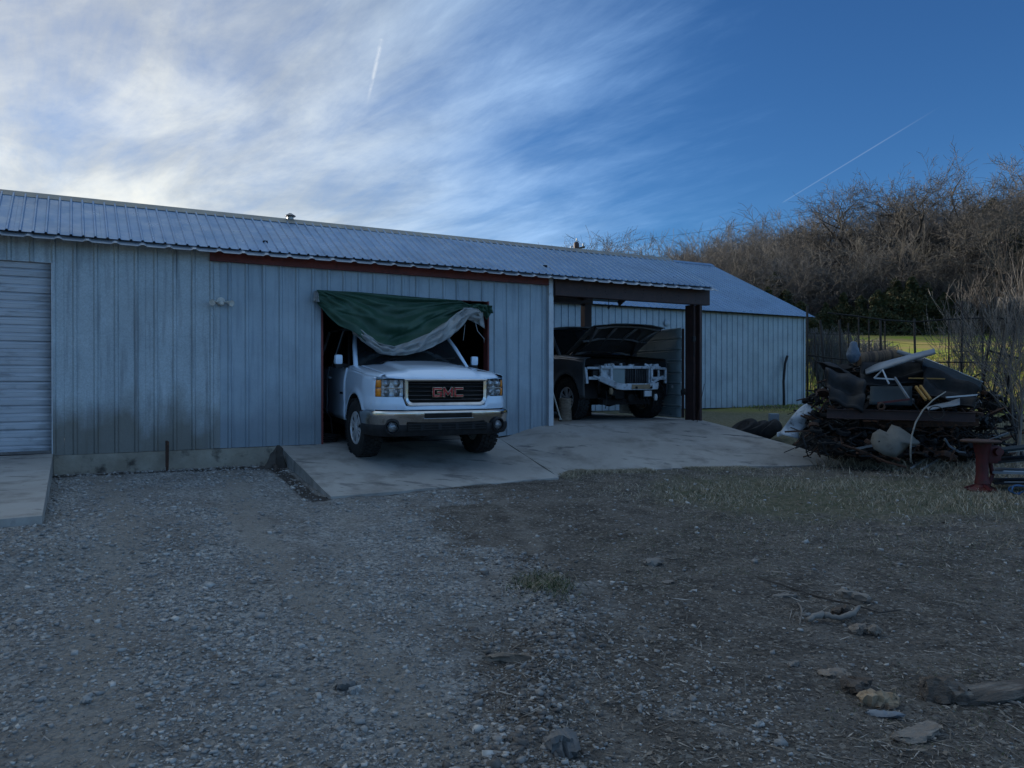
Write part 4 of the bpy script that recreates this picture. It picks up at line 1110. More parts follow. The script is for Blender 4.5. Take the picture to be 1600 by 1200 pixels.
        # emblem letters
        def letters(grow, y, m, name):
            mb = MB(); sw = .021/2+grow; H_ = .064
            def st(p, q):
                p = Vector((p[0], 0, p[1])); q = Vector((q[0], 0, q[1])); d = (q-p).normalized()*sw
                mb.beam(p-d+Vector((0, y, 0)), q+d+Vector((0, y, 0)), 2*sw, .022, up=(0, 1, 0))
            a = H_-.016; w_ = .052
            def L(cx, segs):
                for p, q in segs: st((cx+p[0]*w_, p[1]*a), (cx+q[0]*w_, q[1]*a))
            L(-.150, [((-1, 1), (1, 1)), ((-1, 1), (-1, -1)), ((-1, -1), (1, -1)), ((1, -1), (1, 0)), ((1, 0), (.25, 0))])
            L(.0, [((-1.05, -1), (-1.05, 1)), ((-1.05, 1), (0, -.55)), ((0, -.55), (1.05, 1)), ((1.05, 1), (1.05, -1))])
            L(.150, [((1, 1), (-1, 1)), ((-1, 1), (-1, -1)), ((-1, -1), (1, -1))])
            return mb.build(name, m, gr)
        letters(.006, -.004, M['chrome'], 'emblem_edge'); letters(-.0005, -.014, M['redlet'], 'emblem_letters')
        # door badge, wipers
        mb = MB()
        for k in range(6): mb.bb((-bx(.3, .86)-.006, .68+k*.035, .845), (-bx(.3, .86)+.01, .70+k*.035, .87))
        mb.bb((-bx(.3, .86)-.006, .665, .838), (-bx(.3, .86)+.01, .90, .843)); B(mb, 'door_badge', M['dchrome'])
        mb = MB()
        for x0 in (-.55, .10): mb.tube([(x0, .30, 1.30), (x0+.25, .40, 1.37), (x0+.55, .42, 1.385)], .008, 5)
        B(mb, 'wiper', M['black'])
    else:
        wht = M['bare_white']
        mb = MB(); mb.cbox((0, -.70, 1.005), (1.36, .11, .055), .012); mb.cbox((0, -.70, .67), (.80, .05, .05), .01)
        for s in (-1, 1): mb.cbox((s*.44, -.70, .84), (.05, .06, .36), .01)
        B(mb, 'radiator_support', wht, smooth=30)
        mb = MB(); mb.bb((-.40, -.67, .66), (.40, -.63, .98)); rad = B(mb, 'radiator', M['black'])
        mb = MB(); mb.bb((-.41, -.725, .67), (-.14, -.69, .985)); mb.build('air_duct', M['leaf_panel'], rad)
        mb = MB()
        for x in np.linspace(-.10, .38, 13): mb.bb((x-.004, -.685, .69), (x+.004, -.67, .97))
        for x in (-.12, .13, .38): mb.bb((x-.012, -.70, .67), (x+.012, -.67, .98))
        mb.build('radiator_fins', M['dchrome'], rad)
        for s in (-1, 1):
            mb = MB()
            # lamp bucket: sheet with two openings
            def bar(a, b_, w_, d_=.05): mb.beam(Vector((s*a[0], a[1], a[2])), Vector((s*b_[0], b_[1], b_[2])), d_, w_)
            bar((.46, -.74, .99), (.90, -.60, .99), .045); bar((.46, -.74, .80), (.88, -.62, .80), .055); bar((.90, -.60, .70), (.92, -.58, 1.0), .05)
            bar((.46, -.75, .72), (.46, -.75, 1.0), .045); bar((.66, -.70, .78), (.66, -.70, .99), .03); bar((.44, -.78, .70), (.80, -.66, .84), .04)
            if s < 0: mb.bb((-.66, -.70, .80), (-.46, -.69, .97))
            B(mb, 'lamp_bracket', wht, smooth=30, bevel=.006)
            mb = MB(); mb.cbox((s*.74, -.62, .88), (.13, .08, .12), .02); mb.tube([(s*.70, -.66, .76), (s*.69, -.70, .70), (s*.71, -.68, .64)], .010, 5); mb.tube([(s*.62, -.66, .76), (s*.60, -.69, .68)], .009, 5); B(mb, 'lamp_socket', M['black'])
        mb = MB(); rs = []
        for x, y, z, hh in ((-.70, -.66, .80, .05), (-.52, -.78, .72, .065), (-.42, -.84, .655, .06), (-.30, -.86, .64, .06), (0, -.87, .64, .06), (.30, -.86, .64, .06), (.52, -.82, .65, .06), (.60, -.74, .67, .055)):
            rs.append([Vector((x, y, z-hh)), Vector((x, y-.05, z-hh)), Vector((x, y-.055, z+hh)), Vector((x, y, z+hh))])
        mb.rings(rs, capends=True); bb_ = B(mb, 'bumper_beam', wht, smooth=30, bevel=.008)
        mb = MB(); mb.bb((-.12, -.932, .60), (.30, -.924, .685)); mb.build('tan_foam_block', M['tan'], bb_, bevel=.004)
        mb = MB()
        for x in (-.02, .32): mb.lathe([(.025, .0), (.025, -.012)], (x, -.93, .625), 'y', 10)
        mb.build('bolt_hole', M['dark'], bb_)
        mb = MB(); mb.bb((.17, -.93, .46), (.33, -.90, .56)); mb.bb((.17, -.931, .535), (.33, -.899, .565)); B(mb, 'tow_bracket', M['trim'])
        mb = MB()
        rr = random.Random(5)
        mb.bb((-.55, -.60, .30), (.55, -.45, .40)); mb.bb((-.50, -.80, .48), (-.38, -.5, .58)); mb.bb((.38, -.80, .48), (.50, -.5, .58)); mb.cbox((-.25, -.68, .50), (.22, .1, .18), .03)
        mb.lathe([(.08, 0), (.08, -.06), (.03, -.08)], (.05, -.62, .42), 'y', 14); mb.tube([(-.6, -.5, .42), (-.2, -.6, .38), (.3, -.6, .40), (.6, -.5, .44)], .02, 6)
        B(mb, 'front_crossmember', M['dark'], smooth=30)
        for k in range(9):
            x = rr.uniform(-.75, .7); mb = MB(); z0 = rr.uniform(.55, .72); l = rr.uniform(.12, .34)
            mb.tube([(x, -.74, z0), (x+rr.uniform(-.04, .04), -.80, z0-l*.5), (x+rr.uniform(-.08, .08), -.78, z0-l)], .008, 5); B(mb, 'loose_cable', M['black'], smooth=True)
        for x in (-.50, .52):
            mb = MB(); mb.lathe([(.03, 0), (.045, .06), (.03, .12)], (x, -.80, .50 if x < 0 else .38), 'z', 10); B(mb, 'canister', M['tan'] if x < 0 else M['trim'], smooth=40)
        # engine bay clutter
        mb = MB(); mb.cbox((0, -.1, .95), (.55, .6, .22), .05); mb.cbox((-.5, -.3, .98), (.3, .3, .16), .03); mb.cbox((.5, .05, 1.0), (.28, .34, .2), .03); mb.cbox((.48, -.42, .96), (.25, .22, .14), .02)
        mb.tube([(-.45, -.3, 1.02), (-.2, -.5, 1.08), (.1, -.35, 1.06)], .05, 8); B(mb, 'engine', M['black'], smooth=35)
        mb = MB()
        for k in range(12):
            x = rr.uniform(-.65, .65); mb.cbox((x, rr.uniform(-.74, -.66), rr.uniform(1.03, 1.055)), (rr.uniform(.03, .10), .04, rr.uniform(.02, .05)), .006, (rr.uniform(-.3, .3), rr.uniform(-.4, .4), rr.uniform(-.5, .5)))
        B(mb, 'latch_hardware', wht)
        mb = MB(); mb.tube([(-.79, .20, 1.25), (-.70, -.10, 1.45), (-.66, -.30, 1.62)], .009, 6); B(mb, 'gas_strut', M['dchrome'])
    return t
M['bare_white'] = mat('primed_white_metal', (.52, .56, .60), (.34, .37, .40), 6, rough=.45, c3=(.10, .10, .10), s3=14, f3=(.55, .70))
M['matgrey'] = mat('bonnet_liner', (.045, .045, .047), (.028, .028, .03), 7, rough=.9)
M['braceg'] = mat('bonnet_frame', (.12, .12, .125), (.08, .08, .085), 7, rough=.5)
M['tan'] = mat('tan_foam', (.26, .185, .11), (.19, .14, .09), 8, rough=.8)
# white pickup nosing out of the garage: front axle 0.3 m outside the doorway, turned a little to the camera
TZ = R(25.9)
pc = Vector((-1.285, 11.05, H-1.062))
t1 = pickup('white pickup truck with red grille letters nosing out of the garage under a tarp', M['paint_white'], pc, TZ, 1.6)
# emblem on the door side
t2 = pickup('charcoal pickup truck in the carport with raised bonnet, its grille and bumper removed', M['paint_dark'], Vector((1.92, 15.16, H-.764)), R(26.7), 0, stripped=True)

# ------------------------------------------------------------------ tarp
tp = thing('tarpaulin', 'green tarpaulin with silver underside slung across the garage doorway over the white pickup', 'tarpaulin', W(4.45, 10.95, 1.3), ANG)
def tl(u, w, z): return Vector((u-4.45, w-10.95, z-1.3))
def onwall(px, py, w=10.95): u, z = wall_uw(px, py, w); return u, z
def poly_interp(pts, t):
    L = [0]
    for a, b_ in zip(pts[:-1], pts[1:]): L.append(L[-1]+math.dist(a, b_))
    d = t*L[-1]; j = 0
    while j < len(pts)-2 and d > L[j+1]: j += 1
    f = (d-L[j])/(L[j+1]-L[j]); return (lerp(pts[j][0], pts[j+1][0], f), lerp(pts[j][1], pts[j+1][1], f))
topl = [(495, 453), (560, 457), (640, 464), (718, 470), (736, 478), (768, 478)]
lowl = [(497, 475), (512, 494), (530, 509), (552, 520), (580, 543), (612, 545), (640, 536), (672, 522), (700, 506), (716, 494), (728, 484), (746, 486), (764, 492)]
def tarp(a, b_):
    pt = poly_interp(topl, a); pb = poly_interp(lowl, a)
    px = lerp(pt[0], pb[0], b_); py = lerp(pt[1], pb[1], b_)
    d = math.sin(a*math.pi)**.7*b_
    out = .03 + .30*d
    # folds hanging between the two corners: catenary swags + diagonal tension folds
    r1 = math.hypot(a, b_*.9); th1 = math.atan2(b_, a+.02); r2 = math.hypot(1-a, b_*.9); th2 = math.atan2(b_, 1-a+.02)
    f = .030*math.sin(th1*15+1)*min(1, r1*3)*math.exp(-r1*1.1) + .028*math.sin(th2*17)*min(1, r2*3)*math.exp(-r2*1.2)
    f += .034*math.sin((b_+.9*(a-.52)**2*1.6)*13+.8)*math.exp(-((a-.50)/.33)**2)*b_**.5
    f += .016*math.sin(a*41+b_*5)*b_**.6 + .012*math.sin(a*13-b_*17)*b_
    f += .020*float(fbm(np.array(a*7.), np.array(b_*5.), 3)) + .020*abs(math.sin(th1*11+2*r1))*min(1, r1*4)*math.exp(-r1*1.6) + .018*(1-abs(math.sin(th2*9+r2)))**3*min(1, r2*4) + .020*(1-abs(math.sin(a*8+b_*3.5)))**6*b_
    w = 10.95-out-f*1.5
    u, z = onwall(px, py, 10.95-out*.9)
    return tl(u, w, z)
mb = MB(); mb.grid(tarp, 110, 44); mb.build('green_side', M['green'], tp, smooth=True, solid=.004)
# turned-up silver border
upl = [(548, 518), (561, 514), (572, 522), (590, 536), (612, 542), (636, 535), (668, 521), (696, 503), (712, 489), (722, 482), (738, 481), (752, 484)]
lw = [(551, 523), (566, 534), (580, 544), (594, 553), (612, 556), (632, 555), (655, 550), (678, 540), (704, 526), (722, 508), (730, 499), (748, 503)]
def hem(a, b_):
    pt = poly_interp(upl, a); pb = poly_interp(lw, a); px = lerp(pt[0], pb[0], b_); py = lerp(pt[1], pb[1], b_)
    out = .40*math.sin(min(max(a, .0), 1)*math.pi)**.55 + .10
    roll = .05*math.sin(b_*math.pi)
    cr = .022*math.sin(a*46+b_*7) + .018*math.sin(a*23-b_*13+1) + .012*math.sin(a*90+b_*11) + .020*math.sin(b_*15+a*9)
    u, z = onwall(px, py, 10.95-out*.9); return tl(u, 10.95-out-roll-cr, z)
mb = MB(); mb.grid(hem, 110, 18); mb.build('silver_hem', M['greytarp'], tp, smooth=True, solid=.005)
# bunched right-hand corner: flap of silver and a green tail
def flap(pts_t, pts_b, o0, o1, sd):
    def f(a, b_):
        pt = poly_interp(pts_t, a); pb = poly_interp(pts_b, a); px = lerp(pt[0], pb[0], b_); py = lerp(pt[1], pb[1], b_)
        out = lerp(o0, o1, b_) + .03*math.sin(a*17+sd)+.02*math.sin(b_*9+a*5+sd); u, z = onwall(px, py, 10.95-out*.9); return tl(u, 10.95-out, z)
    return f
mb = MB(); mb.grid(flap([(722, 481), (740, 480), (753, 485)], [(729, 499), (745, 506), (757, 514)], .20, .16, 1), 24, 12); mb.build('silver_flap', M['greytarp'], tp, smooth=True, solid=.005)
mb = MB(); mb.grid(flap([(728, 476), (748, 475), (768, 478)], [(752, 486), (760, 500), (768, 488)], .24, .12, 2), 24, 12); mb.grid(flap([(730, 478), (748, 477), (766, 478)], [(733, 486), (750, 487), (770, 490)], .26, .18, 4), 24, 8); mb.build('green_tail', M['green'], tp, smooth=True, solid=.005)
mb = MB(); mb.grid(flap([(491, 455), (497, 454)], [(489, 471), (499, 472)], .03, .10, 0), 6, 8); mb.build('silver_corner', M['greytarp'], tp, smooth=True, solid=.004)
mb = MB(); q0 = onwall(735, 500); 
mb.tube([tl(q0[0], 10.80, q0[1]), tl(q0[0]+.06, 10.82, q0[1]-.18), tl(q0[0]+.20, 10.86, q0[1]-.30), tl(q0[0]+.22, 10.9, q0[1]-.36)], .005, 5); q0 = onwall(720, 508); mb.tube([tl(q0[0], 10.80, q0[1]), tl(q0[0]-.02, 10.82, q0[1]-.25)], .004, 5); mb.build('tie_cord', M['trim'], tp, smooth=True)
# garage contents just inside the door
mb = MB()
for k in range(5): mb.tube([Vector((.16*math.cos(a)*(1+.1*k), .16*math.sin(a), .01+.022*k+.01*math.sin(a*2+k))) for a in np.linspace(0, 2*math.pi, 17)], .011, 6)
mb.tube([(.1, 0, .1), (.05, .1, .35), (-.1, .2, .5)], .011, 6)
o = mb.build('hose_coil', M['black'], None, smooth=True); o.location = W(3.30, 11.45, -.925); tag(o, 'dark coiled hose on the floor at the left of the garage doorway', 'hose')

# ------------------------------------------------------------------ yard scrap heap, right of the ramp
def V3(px, py, Y): return pxp(px, py, Y)
def obj_at(mb, name, m, label, cat, group=None, origin=None, **k):
    """mesh authored in world space, origin moved to its own base"""
    vs = np.array([tuple(v) for v in mb.v]); o0 = Vector((vs[:, 0].mean(), vs[:, 1].mean(), vs[:, 2].min())) if origin is None else Vector(origin)
    mb.off = o0; o = mb.build(name, m, None, **k); o.location = o0
    return tag(o, label, cat, group)
def thing_at(name, label, cat, loc, group=None): return thing(name, label, cat, loc, 0, group)
def part(mb, name, m, par, **k):
    mb.off = Vector(par.location); return mb.build(name, m, par, **k)
M['teal'] = mat('dark_teal_panel', (.024, .036, .042), (.014, .022, .027), 3, rough=.6, spec=.3, c3=(.045, .04, .035), s3=8, f3=(.6, .75))
M['greyp'] = mat('grey_panel', (.24, .26, .275), (.13, .145, .16), 3, rough=.45, c3=(.08, .08, .08), s3=9, f3=(.6, .75))
M['tansheet'] = mat('tan_sheet', (.125, .115, .095), (.085, .08, .065), 4, rough=.6, c3=(.07, .06, .045), s3=10, f3=(.6, .75))
M['yellow'] = mat('yellow_board', (.34, .19, .045), (.22, .13, .04), 6, rough=.7)
M['bluebag'] = mat('blue_bag', (.05, .085, .13), (.12, .15, .19), 12, rough=.45, bump=.6, bscale=30)
M['rug'] = mat('striped_rug', (.16, .105, .065), (.055, .040, .032), 1.2, rough=.95, stretch=(9, .4, .4), lo=.45, hi=.55, bump=.4, bscale=90)
M['redmetal'] = mat('red_machine_paint', (.10, .012, .012), (.06, .010, .010), 7, rough=.55, c3=(.05, .022, .015), s3=16, f3=(.55, .72))
M['bluerope'] = mat('blue_rope', (.03, .10, .22), (.025, .08, .17), 10, rough=.7)
def gzp(X, Y): return g1(X, Y)
def sheet(pts, bulge, nu, nv, fold=0., seed=0, ph=0.):
    """4 corner points -> gently bent sheet"""
    a, b_, c, d = [Vector(p) for p in pts]; nrm = (b_-a).cross(d-a).normalized()
    def f(s, t):
        p = a*(1-s)*(1-t)+b_*s*(1-t)+c*s*t+d*(1-s)*t
        return p + nrm*(bulge*math.sin(s*math.pi)*math.sin(t*math.pi) + fold*math.sin(s*11+t*5+seed)*.5+fold*math.sin(t*13+seed*2))
    return lambda mb: mb.grid(f, nu, nv)
def mk_sheet(pts, bulge, nu, nv, fold, seed, name, m, label, cat, thick=.01, group=None):
    mb = MB(); sheet(pts, bulge, nu, nv, fold, seed)(mb); return obj_at(mb, name, m, label, cat, group, smooth=True, solid=thick)
# long girders carrying the heap
def girder(p, q, hh, bb_, name, m, label, cat, parts=True):
    mb = MB(); p = Vector(p); q = Vector(q); d = (q-p).normalized(); up = Vector((0, 0, 1))
    mb.beam(p, q, bb_*.12, hh); mb.beam(p+up*hh/2, q+up*hh/2, bb_, hh*.08); mb.beam(p-up*hh/2, q-up*hh/2, bb_, hh*.08)
    return obj_at(mb, name, m, label, cat, bevel=.003)
girder(V3(1292, 646, 11.6), V3(1524, 652, 10.9), .13, .10, 'steel_girder', M['brownsteel'], 'long dark steel girder lying across the front of the scrap heap', 'girder')
girder(V3(1330, 663, 11.9), V3(1530, 660, 11.4), .10, .08, 'steel_girder', M['rust'], 'rusty steel girder under the long dark one in the scrap heap', 'girder')
mk_sheet([V3(1353, 585, 11.9), V3(1462, 552, 11.4), V3(1460, 546, 11.9), V3(1352, 574, 12.5)], .04, 14, 5, .006, 1, 'moulded_panel', M['greyp'], 'long light grey moulded panel sloping up across the top of the scrap heap', 'panel', .03)
mb = MB(); mb.tube([V3(1402, 549, 12.4), V3(1420, 556, 12.3), V3(1446, 566, 12.2)], [.03, .05, .05], 10); obj_at(mb, 'grey_tube', M['greyp'], 'short grey rounded tube sticking out behind the light grey panel', 'tube', smooth=40)
r = thing_at('rolled_rug', 'brown striped rolled rug lying on top of the scrap heap', 'rug', V3(1345, 575, 12.5))
mb = MB(); a, b_ = V3(1338, 562, 12.4), V3(1400, 556, 12.7)
mb.tube([lerp(a, b_, k/10) + Vector((0, 0, .006*math.sin(k*2))) for k in range(11)], [.11+.008*math.sin(k*3) for k in range(11)], 18); part(mb, 'roll', M['rug'], r, smooth=50)
mb = MB(); sp = [a + Vector((-.015, 0, 0)) + (Vector((0, math.cos(t), math.sin(t)))*.011*(t/2+1)) for t in np.linspace(0, 14, 60)]; mb.tube(sp, .005, 4); part(mb, 'spiral_edge', M['dark'], r)
bm_ = MB(); rr = random.Random(9)
c0 = V3(1333, 553, 12.2)
bm_.grid(lambda s, t: c0 + Vector((math.sin(t*math.pi)*math.cos(s*2*math.pi)*.10*(1+.5*float(fbm(np.array(s*9), np.array(t*7), 3))), math.sin(t*math.pi)*math.sin(s*2*math.pi)*.09, .15*math.cos(t*math.pi)+(.05 if t < .2 else 0)))*1.0, 24, 16)
obj_at(bm_, 'plastic_bag', M['bluebag'], 'crumpled blue plastic bag standing beside the rolled rug', 'bag', smooth=True)
mk_sheet([V3(1272, 562, 12.2), V3(1300, 572, 12.0), V3(1340, 590, 11.9), V3(1300, 588, 12.4)], .08, 12, 8, .012, 2, 'curved_trim', M['black'], 'black curved bumper cover at the upper left of the scrap heap', 'bumper cover')
mk_sheet([V3(1290, 574, 11.9), V3(1352, 590, 11.7), V3(1350, 640, 11.3), V3(1298, 622, 11.5)], .12, 22, 16, .05, 4, 'scrap_door', M['black'], 'crumpled black car door in the left of the scrap heap', 'car door', .05)
mk_sheet([V3(1345, 568, 12.4), V3(1440, 566, 12.3), V3(1450, 600, 11.8), V3(1345, 606, 11.8)], .08, 22, 14, .04, 5, 'car_bonnet', M['black'], 'black car bonnet under the light grey panel', 'bonnet', .03)
mk_sheet([V3(1443, 560, 12.2), V3(1535, 598, 11.8), V3(1528, 612, 11.4), V3(1440, 575, 11.7)], .02, 14, 4, .006, 6, 'dark_board', M['teal'], 'long dark board with pale edge sloping down at the right of the scrap heap', 'board', .03)
mb = MB(); mb.tube([V3(1443, 559, 12.18), V3(1490, 578, 12.0), V3(1536, 597, 11.75)], .010, 6); obj_at(mb, 'pale_strip', M['trim'], 'thin pale metal strip along the sloping dark board', 'metal strip', smooth=True)
mk_sheet([V3(1445, 572, 11.7), V3(1530, 606, 11.3), V3(1520, 640, 11.0), V3(1440, 615, 11.3)], .10, 22, 14, .05, 8, 'black_sheet', M['black'], 'black plastic sheet folded under the sloping board', 'sheet', .02)
mb = MB(); mb.beam(V3(1420, 591, 11.5), V3(1476, 592, 11.4), .05, .02); obj_at(mb, 'yellow_board', M['yellow'], 'narrow yellow board lying level in the scrap heap', 'board', bevel=.003)
mb = MB(); mb.beam(V3(1431, 604, 11.3), V3(1447, 625, 11.0), .03, .035); obj_at(mb, 'yellow_bar', M['yellow'], 'short yellow bar leaning steeply below the level yellow board', 'bar', 'yellow leaning bars', bevel=.003)
mb = MB(); mb.beam(V3(1438, 603, 11.3), V3(1454, 624, 11.0), .03, .035); obj_at(mb, 'yellow_bar', M['yellow'], 'short yellow bar leaning steeply to the right of its twin', 'bar', 'yellow leaning bars', bevel=.003)
mb = MB(); P_ = [V3(1366, 591, 11.5), V3(1379, 578, 11.4), V3(1389, 600, 11.3)]; mb.tube(P_, .014, 6); mb.tube([V3(1366, 591, 11.5), V3(1398, 593, 11.4)], .013, 6); obj_at(mb, 'metal_bracket', M['bare_white'], 'pale triangular metal bracket in the middle of the scrap heap', 'bracket', smooth=40)
mb = MB(); mb.beam(V3(1398, 590, 11.4), V3(1420, 623, 11.1), .022, .03); obj_at(mb, 'flat_bar', M['greyp'], 'pale flat bar hanging down beside the triangular bracket', 'bar')
mk_sheet([V3(1360, 604, 11.5), V3(1425, 604, 11.4), V3(1425, 634, 11.2), V3(1358, 632, 11.3)], .01, 8, 5, .004, 3, 'teal_panel', M['teal'], 'dark teal flat panel set upright in the middle of the scrap heap', 'panel', .02)
mb = MB(); mb.beam(V3(1371, 630, 11.1), V3(1421, 624, 11.0), .02, .03); obj_at(mb, 'red_bar', M['redmetal'], 'thin red bar lying in front of the dark teal panel', 'bar')
mb = MB(); c0 = V3(1377, 635, 11.0); mb.tube([c0+Vector((.045*math.cos(a), .01*math.sin(a*2), .045*math.sin(a))) for a in np.linspace(0, 2*math.pi, 21)], .016, 8, cap=False); obj_at(mb, 'steel_ring', M['rust'], 'small rusty ring beside the thin red bar', 'ring', smooth=True)
mb = MB(); c0 = V3(1463, 645, 10.8); mb.tube([c0+Vector((.11*math.cos(a), .02*math.sin(a), .09*math.sin(a))) for a in np.linspace(0, 2*math.pi, 25)], .008, 6, cap=False); obj_at(mb, 'wire_hoop', M['wire'], 'thin dark hoop hanging against the long steel girder', 'hoop', smooth=True)
mk_sheet([V3(1445, 636, 11.0), V3(1500, 622, 11.2), V3(1500, 632, 10.9), V3(1450, 640, 10.8)], .02, 10, 4, .008, 7, 'pale_sheet', M['greyp'], 'bent pale blue-grey sheet low at the right of the scrap heap', 'sheet', .006)
mb = MB(); mb.beam(V3(1478, 621, 11.1), V3(1527, 617, 11.0), .03, .02); obj_at(mb, 'pale_rail', M['trim'], 'pale narrow rail above the bent blue-grey sheet', 'rail')
# tan fender sheet with bolt holes
f_ = thing_at('fender_sheet', 'tan sheet-metal car fender leaning at the foot of the scrap heap', 'fender', V3(1400, 715, 10.5))
outl = [(1363, 690), (1366, 678), (1377, 671), (1388, 676), (1396, 664), (1409, 668), (1428, 681), (1441, 693), (1434, 697), (1424, 697), (1412, 708), (1402, 716), (1385, 712), (1368, 702)]
mb = MB(); cc = Vector((0, 0, 0)); pts = []
for k, (x, y) in enumerate(outl): pts.append(V3(x, y, 10.55 + (y-665)*-.006))
c_ = sum(pts, Vector())/len(pts) + Vector((0, -.07, 0))
vs = [c_]; rings_ = []
for fr_ in (.35, .7, 1.): vs += [c_ + (p-c_)*fr_ + Vector((0, .05*fr_**2, 0)) for p in pts]
n = len(pts); fs = [(0, 1+i, 1+(i+1) % n) for i in range(n)]
for k in (0, 1): fs += [(1+k*n+i, 1+(k+1)*n+i, 1+(k+1)*n+(i+1) % n, 1+k*n+(i+1) % n) for i in range(n)]
mb.add(vs, fs); part(mb, 'sheet', M['tansheet'], f_, smooth=True, solid=.006)
mb = MB()
for x, y in ((1374, 690), (1376, 700), (1415, 700), (1400, 692)): mb.lathe([(.012, 0), (.012, -.004)], V3(x, y, 10.40), 'y', 8)
part(mb, 'bolt_hole', M['dark'], f_)
# bumper cover (pale blue-white) on the left foot
bc = thing_at('bumper_cover', 'curved pale blue-white bumper cover standing at the left foot of the scrap heap', 'bumper cover', V3(1245, 684, 12.2))
def bcf(s, t):
    px = lerp(lerp(1262, 1218, s**.8), lerp(1272, 1246, s), t); py = lerp(lerp(630, 678, s**1.15), lerp(640, 686, s), t)
    return V3(px+3*math.sin(s*14)*t, py, 12.2 - .07*math.sin(t*math.pi*.7) + .03*math.sin(s*9+t*3))
mb = MB(); mb.grid(bcf, 18, 8); part(mb, 'cover', M['bare_white'], bc, smooth=True, solid=.012)
mb = MB(); mb.grid(lambda s, t: bcf(.15+.55*s, .85+.35*t)+Vector((.03, .06, 0)), 10, 4); part(mb, 'inner_face', M['black'], bc, smooth=True, solid=.01)
mb = MB(); mb.grid(lambda s, t: V3(lerp(1214, 1240, s), lerp(676, 668, s)+t*7, 12.3-.03*t), 6, 3); part(mb, 'corner_tab', M['bare_white'], bc, smooth=True, solid=.01)
# tyres lying on their side by the ramp
for k, (px, py, Y) in enumerate(((1164, 668, 14.6), (1182, 669, 14.5), (1200, 669, 14.4))):
    mb = MB(); g_ = gzp((px-800)/1200*Y, Y)
    mb.lathe([(.15, -.09), (.19, -.11), (.27, -.105), (.30, -.07), (.31, 0), (.30, .07), (.27, .105), (.19, .11), (.15, .09), (.16, 0), (.15, -.09)], (0, 0, 0), 'x', 28)
    o = mb.build('loose_tyre', M['rubber'], None, smooth=35); o.location = ((px-800)/1200*Y, Y, g_+.16+.0); o.rotation_euler = (R(8*k-6), R([58, 66, 52][k]), R(20-15*k)); o.scale = (1, .9, .9)
    tag(o, ['black tyre lying nearest the ramp edge beside the barn', 'middle one of the black tyres lying by the ramp', 'black tyre lying nearest the pale bumper cover'][k], 'tyre', 'tyres beside the ramp')
mb = MB(); mb.cbox(V3(1209, 656, 14.8), (.18, .12, .24), .01); obj_at(mb, 'metal_box', M['galv_far'], 'small grey metal box standing behind the loose tyres', 'box', smooth=30)
# bent pale rod
mb = MB(); mb.tube([V3(x, y, 10.3) for x, y in ((1423, 722), (1423, 700), (1425, 680), (1431, 660), (1442, 641), (1458, 625), (1478, 612))], [.012, .012, .011, .011, .010, .009, .007], 8); obj_at(mb, 'bent_rod', mat('pale_rod', (.34, .32, .28), (.22, .20, .17), 8, rough=.6), 'pale bent rod arching up in front of the scrap heap', 'rod', smooth=True)
# silver frame on the ground
fr_ = thing_at('aluminium_frame', 'flat aluminium window frame lying on the grass before the scrap heap', 'window frame', G(1450, 738))
q = [G(1424, 737, .05), G(1455, 721, .10), G(1476, 716, .16), G(1470, 726, .10), G(1440, 738, .04)]
for i in range(4):
    mb = MB(); mb.beam(q[i], q[i+1], .025, .018); part(mb, 'frame_bar', M['trim'], fr_)
mb = MB(); mb.add([q[0], q[1], q[2]+Vector((.03, .05, 0)), q[1]+Vector((-.25, .35, .12))], [(0, 1, 2, 3)]); part(mb, 'pane', M['teal'], fr_, solid=.006)
# red pedestal
rp = thing_at('machine_stand', 'red cast-iron machine pedestal with a round flat plate on top', 'machine stand', G(1535, 768)); b0 = Vector(rp.location); hp = (768-690)/1200*b0.y
mb = MB(); mb.lathe([(.17, 0), (.17, .025), (.09, .06), (.06, .12)], b0, 'z', 20); 
for k in range(3):
    a = k*2.1+.4; mb.beam(b0+Vector((0, 0, .10)), b0+Vector((.19*math.cos(a), .19*math.sin(a), .02)), .05, .04)
part(mb, 'foot', M['redmetal'], rp, smooth=30)
mb = MB(); mb.lathe([(.085, .10), (.07, .2), (.07, hp-.20), (.10, hp-.05), (.11, hp-.01)], b0, 'z', 18); part(mb, 'column', M['redmetal'], rp, smooth=30)
mb = MB(); mb.cbox(b0+Vector((.13, .02, hp-.16)), (.16, .14, .22), .02); mb.lathe([(.05, 0), (.05, -.05)], b0+Vector((.15, -.06, hp-.12)), 'y', 12); mb.tube([b0+Vector((.1, 0, hp-.25)), b0+Vector((.14, .02, .2)), b0+Vector((.08, 0, .08))], .025, 8); part(mb, 'gear_case', M['redmetal'], rp, smooth=30)
mb = MB(); mb.lathe([(.21, hp-.01), (.225, hp), (.225, hp+.014), (.20, hp+.02)], b0+Vector((-.02, 0, 0)), 'z', 28); part(mb, 'top_plate', M['rust'], rp, smooth=30)
